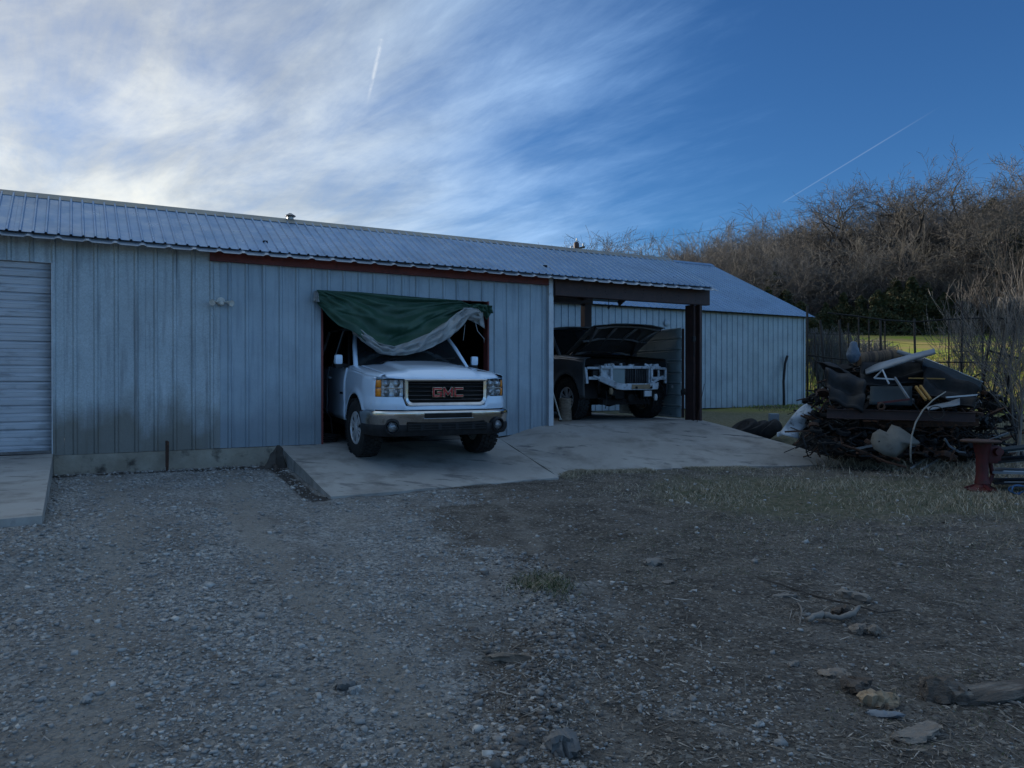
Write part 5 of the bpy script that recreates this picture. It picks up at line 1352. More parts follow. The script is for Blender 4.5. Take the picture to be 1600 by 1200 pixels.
# stack of dark panels at the right edge
for k, (a, b_, lb, mm) in enumerate((
        ((1555, 704), (1640, 694), 'dark upper panel of the stack behind the red pedestal', 'teal'),
        ((1552, 720), (1645, 712), 'black panel with pale edge in the stack behind the red pedestal', 'black'),
        ((1548, 735), (1650, 738), 'grey-green plank low in the stack behind the red pedestal', 'greyp'),
        ((1550, 752), (1650, 752), 'lowest dark board of the stack behind the red pedestal', 'black'))):
    p, q_ = V3(a[0], a[1], 9.7), V3(b_[0], b_[1], 9.4)
    mb = MB(); mb.beam(p, q_, .5, .028); mb.beam(p+Vector((0, -.25, .012)), q_+Vector((0, -.25, .012)), .012, .03, mi=1)
    obj_at(mb, 'stacked_panel', [M[mm], M['trim']], lb, 'panel', 'panels stacked at the right edge')
mb = MB(); c0 = G(1592, 776, .03); mb.tube([c0+Vector((.12*math.cos(a)*(1-.03*a), .05*math.sin(a*1.5), .05+.05*math.sin(a))) for a in np.linspace(0, 11, 50)], .010, 6); obj_at(mb, 'rope_coil', M['bluerope'], 'small coil of blue rope on the ground at the right edge', 'rope', smooth=True)
# tangled small scrap filling the heap
rr = random.Random(21); mbs = [MB(), MB(), MB(), MB()]
for k in range(2000):
    px = rr.triangular(1240, 1600, 1400); e = min(1, (px-1240)/90.); e2 = max(-.4, min(1, (1560-px)/120.))
    top = 566 + 75*(1-e) + 52*(1-e2); py = rr.uniform(top, 700+15*e); Y = 12.9 - (py-580)/120*1.6 + rr.uniform(-.35, .6) + .25
    p = V3(px, py, Y); gz_ = gzp(p.x, p.y); p.z = max(p.z, gz_+.03)
    t_ = rr.random(); m_ = mbs[rr.choice((0, 0, 0, 0, 1, 1, 2, 2, 2, 3) if rr.random() < .5 else (0, 2, 1))]
    eul = (rr.uniform(-.5, .5), rr.uniform(-.5, .5), rr.uniform(0, 6))
    if t_ < .45: m_.box(p, (rr.uniform(.08, .55), rr.uniform(.008, .05), rr.uniform(.006, .035)), eul)
    elif t_ < .75:
        d = Vector((rr.uniform(-1, 1), rr.uniform(-.5, .5), rr.uniform(-.5, .5)))*rr.uniform(.15, .45); m_.tube([p-d, p-d*.4+Vector((0, rr.uniform(-.05, .05), rr.uniform(-.08, .08))), p+d*.4+Vector((0, 0, rr.uniform(-.10, .10))), p+d], rr.uniform(.004, .018), 5)
    elif t_ < .95:
        r0 = rr.uniform(.03, .11); Mx = Euler(eul).to_matrix(); m_.lathe([(r0, 0), (r0, .05), (r0*.6, .06), (r0*.6, -.01)], p, 'z', 10, M=Mx)
    else: m_.cbox(p, (rr.uniform(.1, .3), rr.uniform(.06, .2), rr.uniform(.04, .12)), .015, eul)
V_, F_, Mi = [], [], []
big = MB()
for i, m_ in enumerate(mbs): big.add(m_.v, m_.f, i)
o = obj_at(big, 'scrap_pile', [M['black'], M['rust'], M['dark'], M['greyp']], 'tangle of dark scrap metal and car parts filling the heap', 'scrap'); o['kind'] = 'stuff'
# body of dark stuff behind so that the heap is solid
def heap(s, t):
    X = lerp(5.0, 7.6, s); base = g1(X, 12.9); hgt = 1.35*math.sin(min(s*1.15, 1)*math.pi)**.6*math.sin(t*math.pi)**.8
    X2 = X; Y = lerp(12.2, 14.0, t); return Vector((X2, Y, g1(X2, Y)-.05+hgt*(.8+.9*float(fbm(np.array(s*9), np.array(t*9), 3)))))
mb = MB(); mb.grid(heap, 26, 16); o = obj_at(mb, 'rubbish_mound', M['dark'], 'dark packed rubbish under the scrap heap', 'rubbish'); o['kind'] = 'stuff'

# black curved pipe leaning on the barn wall
mb = MB(); ua, za = wall_uw(1236, 556, 17.25); ub, zb = wall_uw(1229, 640, 17.0)
A, B_ = W(ua, 17.40, za), W(ub, 17.1, -.88); mb.tube([A, lerp(A, B_, .15)+Vector((-.06, 0, 0)), lerp(A, B_, .5)+Vector((-.07, 0, 0)), lerp(A, B_, .8)+Vector((-.02, 0, 0)), B_], .04, 8)
obj_at(mb, 'curved_pipe', M['black'], 'black curved pipe leaning against the barn wall near its right corner', 'pipe', smooth=True)
# rusty stake and rotten stump in front of the foundation
mb = MB(); p = W(1.04, 10.80, -1.25); mb.tube([p, p+Vector((0, .01, .16)), p+Vector((.01, .0, .46))], .016, 6); mb.box(p+Vector((0, -.01, .3)), (.03, .01, .34)); obj_at(mb, 'rusty_stake', M['rust'], 'rusty steel stake standing in front of the concrete foundation', 'stake')
mb = MB(); p = W(2.33, 10.62, -1.20); rr = random.Random(2)
def stump(s, t):
    a = s*2*math.pi; r_ = (.065 + .10*(1-t)**2.2)*(1+.35*math.sin(3*a+1)+.25*math.sin(5*a+2*t))*(1 if t < .99 else .5)
    return p + Vector((r_*math.cos(a)+.05*t, r_*math.sin(a), -.06+.32*t*(1+.20*math.sin(a+2)*t)))
mb.grid(stump, 28, 10); mb.tube([p+Vector((-.05, -.1, .02)), p+Vector((-.22, -.16, .0)), p+Vector((-.36, -.14, -.03))], [.04, .03, .01], 6); mb.tube([p+Vector((.06, -.1, .04)), p+Vector((.12, -.24, .02)), p+Vector((.10, -.34, -.03))], [.04, .03, .01], 6)
obj_at(mb, 'rotten_stump', M['bark'], 'dark rotten tree stump at the corner of the concrete apron', 'stump', smooth=True)

# ------------------------------------------------------------------ fences
fn_ = thing_at('wire_cage_fence', 'black pipe fence with leaning posts and sagging wire behind the scrap heap', 'fence', Vector((7.2, 16.0, g1(7.2, 16.0))))
posts = [((1261, 478), (1261, 648)), ((1272, 520), (1284, 650)), ((1281, 500), (1298, 650)), ((1298, 530), (1304, 640)), ((1311, 500), (1318, 640)), ((1325, 505), (1328, 640)), ((1341, 495), (1344, 640)), ((1357, 500), (1359, 640)), ((1375, 498), (1378, 640)), ((1382, 500), (1384, 640)), ((1428, 498), (1432, 640)), ((1482, 495), (1482, 640)), ((1503, 470), (1500, 640)), ((1535, 495), (1534, 640))]
for k, (a, b_) in enumerate(posts):
    Y = 15.2+.05*k; p, q_ = V3(*a, Y), V3(*b_, Y); p2 = p + (q_-p)*1.0; q_.z = g1(q_.x, q_.y)-.03
    mb = MB(); mb.tube([p, (p+q_)/2+Vector((.01, 0, 0)), q_], .022 if k in (0, 2, 4, 8, 10, 12, 13) else .014, 6); part(mb, 'post', M['wire'], fn_, smooth=True)
for a in (((1293, 489), (1330, 493), (1380, 500), (1430, 503)), ((1430, 503), (1480, 499), (1560, 496)), ((1262, 555), (1320, 562), (1350, 563)), ((1428, 566), (1490, 566), (1560, 566))):
    mb = MB(); mb.tube([V3(x, y, 15.15) for x, y in a], .016, 6); part(mb, 'rail', M['wire'], fn_, smooth=True)
mb = MB()
for k in range(7):
    y0 = 520+k*16; mb.tube([V3(1258+ i*28, y0 + 3*math.sin(i+k), 15.3) for i in range(11)], .0035, 3, cap=False)
o = part(mb, 'fence_wire', M['wire'], fn_); o['kind'] = 'stuff'
cg = thing_at('pipe_gate', 'leaning pipe gate frame hung with grey netting at the right edge', 'gate', G(1545, 700))
for a in (((1556, 464), (1528, 655)), ((1579, 470), (1542, 668)), ((1545, 548), (1592, 560)), ((1592, 470), (1570, 640)), ((1553, 497), (1603, 500))):
    mb = MB(); mb.tube([V3(*a[0], 12.6), V3(*a[1], 12.6)], .018, 6); part(mb, 'frame_bar', M['wire'], cg, smooth=True)
# netting: open mesh of fine cords
mb = MB()
for k in range(46):
    s = k/45; x0 = lerp(1556, 1612, s); x1 = lerp(1518, 1600, s); pts = []
    for t in np.linspace(0, 1, 9): pts.append(V3(lerp(x0, x1, t**.9)+1.5*math.sin(t*9+k*.7), lerp(464, 690, t), 12.66+.10*math.sin(s*9+t*2)))
    mb.tube(pts, .0035, 3, cap=False)
for k in range(60):
    t = k/59; pts = []
    for s in np.linspace(0, 1, 9): pts.append(V3(lerp(lerp(1556, 1518, t**.9), lerp(1612, 1600, t), s)+1.5*math.sin(t*9+s*30), lerp(464, 690, t)+3*math.sin(s*5+k), 12.66+.10*math.sin(s*9+t*2)))
    mb.tube(pts, .0030, 3, cap=False)
o = part(mb, 'netting', mat('grey_netting', (.20, .19, .175), (.13, .125, .115), 9, rough=.9), cg); o['kind'] = 'stuff'

# power pole and line
up = thing_at('power_pole', 'distant wooden power pole with crossarm rising behind the workshop ridge', 'power pole', Vector(((901-800)/1200*60, 60, -1)))
mb = MB(); p = V3(901, 378, 60); mb.tube([Vector((p.x, p.y, -1)), p], [.17, .11], 10); part(mb, 'pole', M['bark'], up, smooth=True)
mb = MB(); mb.beam(V3(891, 391, 60), V3(914, 386, 60), .10, .12); part(mb, 'crossarm', M['bark'], up)
for x, y in ((892, 388), (911, 384), (901, 376)):
    mb = MB(); mb.lathe([(.05, 0), (.07, .08), (.04, .16), (.06, .2), (.0, .25)], V3(x, y+1, 60), 'z', 10); part(mb, 'insulator', M['trim'], up, smooth=True)
mb = MB(); mb.lathe([(.2, 0), (.22, .1), (.22, .7), (.15, .8)], V3(900.5, 395, 59.7), 'z', 12); part(mb, 'transformer', M['brownsteel'], up, smooth=40)
mb = MB(); pts = []
for k in range(25):
    t = k/24; Y = lerp(60, 46, t); px = lerp(912, 1760, t); py = np.interp(px, [912, 1100, 1300, 1500, 1600, 1760], [385, 362, 328, 292, 274, 240]); pts.append(V3(px, float(py), Y))
mb.tube(pts, .008, 4); o = obj_at(mb, 'power_line', M['wire'], 'single overhead cable running up to the right from the power pole', 'power line')

# ------------------------------------------------------------------ trees
class Seg:
    def __init__(s): s.a = []; s.b = []; s.ra = []; s.rb = []
    def add(s, p, q, r0, r1): s.a.append(p); s.b.append(q); s.ra.append(r0); s.rb.append(r1)
def seg_mesh(name, segs, m, n=3, parent=None, nl=None):
    A = np.array(segs.a, float); B = np.array(segs.b, float); ra = np.array(segs.ra); rb = np.array(segs.rb)
    d = B-A; L = np.linalg.norm(d, axis=1, keepdims=True)+1e-9; d /= L
    ref = np.where(np.abs(d[:, 2:3]) < .9, np.array([[0, 0, 1.]]), np.array([[1., 0, 0]]))
    x = np.cross(d, ref); x /= np.linalg.norm(x, axis=1, keepdims=True)+1e-9; y = np.cross(x, d)
    N_ = len(A); V = np.zeros((N_, 2*n, 3))
    for k in range(n):
        c, s_ = math.cos(2*math.pi*k/n), math.sin(2*math.pi*k/n)
        V[:, k] = A + (x*c+y*s_)*ra[:, None]; V[:, n+k] = B + (x*c+y*s_)*rb[:, None]
    base = (np.arange(N_)*2*n)[:, None]; F = []
    for k in range(n):
        k2 = (k+1) % n; F.append(np.concatenate([base+k, base+k2, base+n+k2, base+n+k], 1))
    mi = None if nl is None else np.tile((np.arange(N_) >= nl).astype(int), n)
    return npmesh(name, V.reshape(-1, 3), np.concatenate(F), m, parent=parent, smooth=True, mi=mi)
TRL = [0]
def grow(rnd, tr, cr, p, d, L, r, lev, maxlev, kids, spread, crook, up, rmin):
    n = 5 if lev == 0 else (4 if lev < 3 else 3); p = Vector(p); d = Vector(d).normalized(); pts = [(p.copy(), d.copy(), r)]
    for i in range(n):
        d = (d + Vector((rnd.gauss(0, crook), rnd.gauss(0, crook), rnd.gauss(0, crook*.7)+up))).normalized()
        q = p + d*L/n; r1 = max(r*(1-.55*(i+1)/n), rmin); rc = max(r*(1-.55*i/n), rmin)
        (tr if lev <= TRL[0] else cr).add(tuple(p), tuple(q), rc, r1); p = q; pts.append((p.copy(), d.copy(), r1))
    if lev >= maxlev: return
    k_ = kids[lev]
    for j in range(k_):
        t = rnd.uniform(.35 if lev == 0 else .2, 1.0); t = 1.0 if j == 0 else t
        i = min(int(t*n), n-1); f = t*n-i; pp = pts[i][0].lerp(pts[i+1][0], f); dd = pts[i+1][1]; rr_ = lerp(pts[i][2], pts[i+1][2], f)
        ax = Vector((rnd.gauss(0, 1), rnd.gauss(0, 1), rnd.gauss(0, .5))).normalized(); ang = rnd.uniform(.45, 1.0)*spread*(1 if j else .45)
        nd = Matrix.Rotation(ang, 3, dd.cross(ax).normalized()) @ dd
        grow(rnd, tr, cr, pp, nd, L*rnd.uniform(.46, .76)*(.75 if lev+1 == maxlev else 1), max(rr_*rnd.uniform(.55, .75), rmin), lev+1, maxlev, kids, spread, crook, up, rmin)
def tree_proto(seed, h, spread, kids, crook=.16, up=.05, r0=.17, rmin=.012, trunkL=.38, lean=0.):
    rnd = random.Random(seed); tr, cr = Seg(), Seg()
    grow(rnd, tr, cr, (0, 0, -.3), (lean, rnd.gauss(0, .06), 1), h*trunkL, r0, 0, len(kids), kids, spread, crook, up, rmin)
    zs = [q[2] for q in cr.b]; k = h/max(zs)
    for s_ in (tr, cr):
        s_.a = [tuple(c*k for c in q) for q in s_.a]; s_.b = [tuple(c*k for c in q) for q in s_.b]
    return tr, cr
M['oakbark'] = mat('oak_bark', (.12, .112, .105), (.08, .075, .07), 2.5, rough=.95, c3=(.16, .15, .14), s3=6, f3=(.55, .7))
protos = []; TRL[0] = 1
for s_ in range(7):
    tr, cr = tree_proto(100+s_, 1., .95, (8, 6, 6, 7), crook=.25, up=.03, r0=.024, rmin=.0013, trunkL=.36)
    nlimb = len(tr.a); a = Seg(); a.nl = nlimb; a.a = tr.a+cr.a; a.b = tr.b+cr.b; a.ra = tr.ra+cr.ra; a.rb = tr.rb+cr.rb
    protos.append(a)
far_proto = []; TRL[0] = 2
M['limb'] = mat('dark_limbs', (.055, .050, .046), (.035, .032, .030), 2.5, rough=.95)
twm = [M['twig'], mat('brown_twigs', (.135, .125, .116), (.095, .088, .082), .8, rough=.95), mat('grey_twigs', (.18, .172, .163), (.125, .12, .114), .8, rough=.95)]
rnd = random.Random(4); placed = []
FARL = ['bare brown deciduous tree among the others on the wooded hillside', 'bare reddish-brown tree among the others on the wooded hillside', 'bare grey deciduous tree among the others on the wooded hillside']
cnt = 0
for it in range(6000):
    if cnt >= 175: break
    t = rnd.uniform(.10, .82); d = rnd.uniform(80, 178); x, y = t*d, d
    D = 175 - 78*(min(max(t, .2), .8)-.2)/.6
    if d > D+10: continue
    if any((x-a)**2+(y-b_)**2 < 5.0**2 for a, b_ in placed): continue
    placed.append((x, y)); h = rnd.uniform(8.5, 13.5)*(1 if d > 95 else .8)
    i = rnd.randrange(7)
    if len(far_proto) <= cnt and cnt < 7:
        o = seg_mesh('bare_tree', protos[cnt], [M['limb'], twm[cnt % 3]], nl=protos[cnt].nl); far_proto.append(o); i = cnt
    else: o = far_proto[i].copy(); C.objects.link(o)
    o.location = (x, y, g1(x, y)-.1); o.scale = (h*rnd.uniform(1.0, 1.35),)*2 + (h,); o.rotation_euler = (0, 0, rnd.uniform(0, 6.3)); cnt += 1
    kk = (d-80)/(D-70.); where = 'on the skyline of the wooded hill' if kk > .72 else ('halfway up the wooded hill' if kk > .33 else 'low on the wooded hill')
    side_ = 'near the barn roof' if t < .32 else ('behind the fence' if t < .55 else 'toward the right edge')
    tag(o, 'bare %s tree %s, %s' % (('brown', 'reddish-brown', 'grey')[i % 3], where, side_), 'tree', 'bare trees on the hillside')
# the big spreading oaks in front of the wood
oaks = [(1500, 84, 19.5, 51, 'tallest spreading bare oak, its crown against the sky'), (1405, 88, 19.0, 52, 'spreading bare oak with crooked limbs left of the tallest one'), (1335, 96, 16.5, 53, 'smaller bare oak standing to the left of the two big oaks'), (1620, 80, 21.0, 54, 'bare oak reaching in from the right edge of the wood'), (1450, 78, 7.5, 55, 'low bare oak with wide limbs in front of the tall oaks'), (1300, 84, 7.0, 56, 'low crooked bare tree above the cedars on the left'), (1565, 78, 14.0, 57, 'bare mid-height oak between the tall oak and the right edge')]
for px, Y, h, sd_, lb in oaks:
    x = (px-800)/1200*Y; t = thing_at('oak_tree', lb, 'tree', Vector((x, Y, g1(x, Y)-.2)), 'large oaks at the edge of the wood')
    tr, cr = tree_proto(sd_, h, 1.05, (7, 5, 5, 5, 5), crook=.27, up=.03, r0=.48*h/14, rmin=.015, trunkL=.34)
    seg_mesh('trunk', tr, M['limb'], 6, t); seg_mesh('crown', cr, M['oakbark'], 3, t)
TRL[0] = 0
# cedars
def cedar_mesh(seed, h, wd):
    r_ = np.random.RandomState(seed); n = 5200
    z = r_.beta(1.3, 1.5, n)*h; rad = wd*(1-(z/h))**.75*(.35+.65*np.sqrt(r_.rand(n)))*(1+.3*np.sin(z*3+seed)); a = r_.rand(n)*2*np.pi
    lob = 1+.28*np.sin(a*3+seed)+.2*np.sin(a*5+z*2); rad = rad*lob
    c = np.stack([rad*np.cos(a), rad*np.sin(a), z], 1); s_ = r_.uniform(.10, .26, n)[:, None]
    d1 = r_.randn(n, 3); d1 /= np.linalg.norm(d1, axis=1, keepdims=True); d2 = np.cross(d1, r_.randn(n, 3)); d2 /= np.linalg.norm(d2, axis=1, keepdims=True)
    V = np.stack([c+d1*s_, c-d1*s_*.5+d2*s_*.45, c-d1*s_*.5-d2*s_*.45], 1).reshape(-1, 3); return V, np.arange(3*n).reshape(-1, 3)
cp = []
spots = [(1200, 76, 5.0), (1228, 78, 4.6), (1250, 74, 3.6), (1182, 80, 4.8), (1290, 76, 3.4), (1318, 78, 4.2), (1345, 76, 4.0), (1372, 75, 4.6), (1398, 77, 5.6), (1424, 75, 5.8), (1448, 77, 5.2), (1475, 76, 4.2), (1505, 75, 3.8), (1540, 77, 4.4), (1575, 75, 4.6), (1212, 88, 5.5), (1355, 92, 6), (1330, 125, 7.5), (1445, 96, 6.5), (1232, 150, 8), (1120, 160, 8), (1168, 95, 5), (1590, 92, 7), (1550, 108, 7), (984, 150, 10), (1062, 165, 7)]
for k, (px, Y, h) in enumerate(spots):
    x = (px-800)/1200*Y
    t = thing_at('cedar_tree', '', 'tree', Vector((x, Y, g1(x, Y)-.1)), 'dark cedars at the foot of the wood')
    od = ['first', 'second', 'third', 'fourth', 'fifth', 'sixth', 'seventh', 'eighth', 'ninth', 'tenth', 'eleventh', 'twelfth', 'thirteenth', 'fourteenth', 'fifteenth']
    if k < 15: t['label'] = od[sorted(range(15), key=lambda q: spots[q][0]).index(k)] + ' dark cedar from the left at the foot of the wood'
    else: t['label'] = od[sorted(range(15, 26), key=lambda q: spots[q][0]).index(k)] + ' dark evergreen from the left among the bare hillside trees'
    if k >= 15: t['group'] = 'evergreens on the hillside'
    if k < 4:
        Vc, Fc = cedar_mesh(k+30, 1.*5, 1.9); o = npmesh('crown', Vc, Fc, M['cedar'], parent=t)
        sg = Seg(); sg.add((0, 0, -.2), (0, 0, 4.2), .12, .03); o2 = seg_mesh('trunk', sg, M['oakbark'], 6, t); cp.append((o, o2))
    else:
        for q in cp[k % 4]: c = q.copy(); C.objects.link(c); c.parent = t
    t.scale = (h/5*random.uniform(.9, 1.3),)*2+(h/5,); t.rotation_euler = (0, 0, k*1.7)
# understorey brush of the wood: one mass
r_ = np.random.RandomState(5); n = 9000; t = r_.uniform(.08, .84, n); d = 77+100*r_.rand(n)**1.4; x = t*d; y = d
ok = d < (175-78*(np.clip(t, .2, .8)-.2)/.6)+6; x, y = x[ok], y[ok]; z = gz(x, y, False); n = len(x)
sg = Seg(); h = r_.uniform(.5, 2.2, n)[:, None]; dr = np.stack([r_.randn(n)*.8, r_.randn(n)*.8, np.ones(n)*.7], 1)
A = np.stack([x, y, z-.1], 1); B = A + dr*h; C2 = B + (dr+r_.randn(n, 3)*.6)*h*.5; C3 = lerp(A, B, .55) + (dr+r_.randn(n, 3)*.8)*h*.45
sg.a = np.concatenate([A, B, lerp(A, B, .55)]); sg.b = np.concatenate([B, C2, C3]); sg.ra = np.concatenate([np.full(n, .022), np.full(2*n, .015)]); sg.rb = np.full(3*n, .009)
o = seg_mesh('underbrush', sg, M['twig']); tag(o, 'grey-brown underbrush covering the wooded hillside', 'brush', kind='stuff')
# drooping brush behind the fence
for k, (px, Y, h, wd) in enumerate(((1285, 27, 2.7, 1.2), (1322, 28, 2.5, 1.3), (1362, 29, 2.2, 1.2))):
    x = (px-800)/1200*Y; t = thing_at('drooping_bush', ['tall grey drooping bush beside the barn corner', 'middle grey drooping bush behind the pipe fence', 'lower grey drooping bush right of the other two'][k], 'bush', Vector((x, Y, g1(x, Y)-.05)), 'drooping bushes behind the fence')
    rn = random.Random(60+k); sg = Seg(); st = Seg()
    for j in range(260):
        a = rn.uniform(0, 6.28); R_ = wd*rn.uniform(.2, 1.); hh = h*rn.uniform(.75, 1.05)*(1-.12*(R_/wd)**2); pr = None
        P0 = Vector((.15*math.cos(a), .15*math.sin(a), 0)); rb_ = rn.uniform(.3, .9)
        for i in range(9):
            s_ = i/8
            if s_ < .5: q = Vector((R_*.9*(s_/.5)**1.3*math.cos(a), R_*.9*(s_/.5)**1.3*math.sin(a), hh*math.sin(s_/.5*math.pi/2)))
            else: q = Vector((R_*(.9+.25*(s_-.5))*math.cos(a)+.04*math.sin(j+i), R_*(.9+.25*(s_-.5))*math.sin(a), hh*(1-rb_*((s_-.5)/.5)**1.1)))
            if pr is not None: (st if s_ < .2 else sg).add(tuple(pr), tuple(q), .009, .006)
            pr = q
    seg_mesh('stems', st, M['palebark'], 3, t); seg_mesh('branches', sg, twm[2], 3, t)
# saplings near the fence and the white-stemmed one at the right edge
sap = [(1478, 15.8, 3.2, 71, 'pale leafless sapling behind the middle of the scrap heap', 'palebark', .9), (1500, 16.4, 3.5, 72, 'thin straight leafless sapling right of the first one', 'palebark', .7), (1455, 16.8, 1.9, 75, 'small dark leafless sapling at the fence', 'bark', .9), (1535, 15.5, 2.4, 76, 'leafless sapling growing beside the leaning gate frame', 'bark', .9), (1580, 11.2, 3.3, 73, 'white-stemmed leafless sapling at the right edge in front of the netting', 'palebark', .6), (1604, 11.8, 3.6, 74, 'dense bushy leafless sapling cut by the right edge', 'twig', .6), (1592, 13.2, 4.2, 77, 'tall twiggy sapling behind the white-stemmed one', 'bark', .55)]
for px, Y, h, sd_, lb, mm, spd in sap:
    x = (px-800)/1200*Y; t = thing_at('sapling', lb, 'sapling', Vector((x, Y, g1(x, Y)-.03)), 'saplings along the fence')
    tr, cr = tree_proto(sd_, h, spd, (7, 5, 4, 2), crook=.13, up=.14, r0=.030, rmin=.0035, trunkL=.7)
    seg_mesh('trunk', tr, M[mm], 6, t); seg_mesh('crown', cr, M[mm], 4, t)

# ------------------------------------------------------------------ loose wood and stones in the yard
def chunk(pxpy, size, rz_, m, name, label, cat, seed, jit=.8, group=None, taper=.2, nose=0.):
    rn = random.Random(seed); p = G(*pxpy); L, Wd, Ht = size
    def f(s, t):
        a = t*2*math.pi; e = math.sin(min(max(s, .0), 1)*math.pi)**.25 if 0 < s < 1 else .0
        cs = (abs(math.cos(a))**.7)*np.sign(math.cos(a)); sn = (abs(math.sin(a))**.7)*np.sign(math.sin(a))
        k = 1 + .22*math.sin(a*3+seed+s*4) + .3*float(fbm(np.array(s*6+seed), np.array(t*7.), 2)); q = 1-taper*s
        return Vector((L*(s-.5), Wd/2*cs*e*k*q + .10*L*math.sin(s*3+seed), Ht/2*sn*e*k*q + Ht*.35))
    mb = MB(); mb.grid(f, 11, 10)
    mb.v = [(a+rn.gauss(0, (.035*Ht+.012*L)*jit), b_+rn.gauss(0, .09*Wd*jit), c+rn.gauss(0, .08*Ht*jit)) for a, b_, c in mb.v]
    for j in range(11):                       # weld the seam again
        for i_ in (0,): pass
    nn = 12
    for i_ in range(nn): mb.v[10*nn+i_] = mb.v[i_]
    o = mb.build(name, m, None, smooth=22); o.location = p; o.rotation_euler = (rn.uniform(-.1, .1), rn.uniform(-.08, .08), rz_); return tag(o, label, cat, group)
M['rottenwood'] = mat('rotten_log_wood', (.15, .12, .095), (.085, .068, .056), 5, rough=.95, bump=.9, bscale=22, stretch=(.5, 3, 3), c3=(.25, .21, .17), s3=9, f3=(.5, .65), bdist=.03)
M['chipwood'] = mat('split_wood', (.45, .33, .21), (.27, .19, .12), 5, rough=.85, bump=.6, bscale=26, stretch=(.6, 3, 3), c3=(.09, .065, .05), s3=8, f3=(.52, .68))
M['barkflake'] = mat('bark_flake', (.30, .25, .20), (.18, .145, .115), 7, rough=.95, bump=.9, bscale=30, stretch=(.6, 2, 2), c3=(.42, .36, .29), s3=12, f3=(.55, .7))
chunk((1545, 1088), (.62, .11, .09), .22, M['rottenwood'], 'rotten_log', 'long rotten log lying at the lower right edge of the yard', 'log', 3, jit=.3)
chunk((1478, 1096), (.22, .13, .12), .1, M['rottenwood'], 'rotten_log', 'short thick dark end of log at the left of the long rotten log', 'log', 8)
chunk((1342, 1082), (.16, .12, .085), .3, M['rottenwood'], 'wood_block', 'dark wood block just above the orange-brown chunk', 'wood chunk', 5)
chunk((1374, 1104), (.18, .10, .075), -.25, M['chipwood'], 'wood_block', 'orange-brown split wood chunk in the lower right of the yard', 'wood chunk', 6)
chunk((1306, 1058), (.15, .12, .035), .3, M['barkflake'], 'flat_stone', 'flat grey-brown flake of bark above the dark wood block', 'bark', 7)
chunk((1384, 1120), (.16, .045, .03), -.2, M['greyp'], 'painted_slat', 'short grey painted slat beside the orange-brown chunk', 'slat', 9)
chunk((1432, 1150), (.28, .09, .05), .32, M['barkflake'], 'bark_slab', 'long pale slab of bark at the bottom right', 'bark', 10)
chunk((1334, 936), (.26, .075, .06), -1.15, M['palebark'], 'wood_billet', 'pale short stick of wood lying end-on by the curved branch', 'wood chunk', 11)
chunk((1316, 962), (.13, .09, .07), .1, M['rottenwood'], 'wood_block', 'small dark block behind the curved branch', 'wood chunk', 12)
chunk((1344, 988), (.11, .07, .05), .4, M['barkflake'], 'wood_chip', 'pale wood chip just below the curved branch, left one', 'wood chip', 13)
chunk((1368, 990), (.09, .06, .06), 1.2, M['barkflake'], 'wood_chip', 'pale wood chip just below the curved branch, right one', 'wood chip', 14)
chunk((1020, 882), (.17, .10, .06), .9, M['palebark'], 'wood_chip', 'pale flat wood chip alone in the middle right of the yard', 'wood chip', 15)
chunk((1044, 911), (.09, .08, .02), .1, M['palebark'], 'wood_chip', 'small square pale chip just below the larger lone chip', 'wood chip', 16)
chunk((1226, 934), (.17, .05, .03), -.35, M['palebark'], 'wood_chip', 'narrow pale chip at the left end of the long twig', 'wood chip', 17)
chunk((1242, 1042), (.07, .04, .03), .2, M['palebark'], 'pale_stone', 'small pale stone alone left of the bark flake', 'stone', 18)
chunk((800, 1036), (.30, .05, .045), .05, M['wood'], 'wood_stick', 'thick straight weathered stick among the gravel in the middle', 'stick', 19)
M['stone_g'] = mat('grey_stone', (.19, .185, .175), (.12, .115, .11), 9, rough=.9, bump=.6, bscale=40)
M['stone_p'] = mat('pale_stone', (.33, .325, .31), (.24, .235, .22), 9, rough=.85, bump=.4, bscale=40)
chunk((880, 1176), (.13, .11, .085), .3, M['stone_g'], 'boulder', 'round grey boulder in the gravel ridge at the bottom edge', 'stone', 20, taper=0)
chunk((134, 1097), (.055, .035, .025), -.4, M['stone_p'], 'pale_stone', 'pale blocky stone in the gravel at the lower left', 'stone', 21, taper=0)
chunk((216, 1107), (.035, .025, .02), .4, M['stone_p'], 'pale_stone', 'smaller pale stone right of the blocky one at the lower left', 'stone', 22, taper=0)
chunk((540, 1078), (.09, .07, .05), .1, M['stone_g'], 'grey_stone', 'rounded grey stone among the coarse gravel left of centre', 'stone', 24, taper=0)
chunk((553, 1085), (.05, .04, .035), .6, M['stone_p'], 'pale_stone', 'small pale stone right next to the rounded grey stone', 'stone', 25, taper=0)
def stick(pts, r, m, label, name='twig', cat='twig', lift=.015):
    mb = MB(); P0 = [G(x, y, lift + .012*math.sin(i*2.1)) for i, (x, y) in enumerate(pts)]; rq = random.Random(int(pts[0][0])); P = []; r2_ = []
    for i in range(len(P0)-1):
        for k in range(5):
            q = P0[i].lerp(P0[i+1], k/5); rr0 = lerp(r[i], r[i+1], k/5); P.append(q + Vector((rq.gauss(0, 1), rq.gauss(0, 1), rq.gauss(0, .5)))*rr0*.28); r2_.append(rr0*rq.uniform(.72, 1.15))
    P.append(P0[-1]); r2_.append(r[-1]*.5); mb.tube(P, r2_, 7); return obj_at(mb, name, m, label, cat, smooth=True)
stick([(1262, 977), (1285, 971), (1312, 972), (1334, 966), (1344, 957)], [.018, .022, .020, .017, .012], M['palebark'], 'thick curved branch lying in the right of the yard', 'branch', 'branch', .03)
stick([(1184, 906), (1220, 919), (1262, 929), (1302, 942), (1330, 950), (1375, 959), (1408, 957)], [.004, .006, .006, .007, .007, .006, .004], M['bark'], 'long thin twig running across the right of the yard')
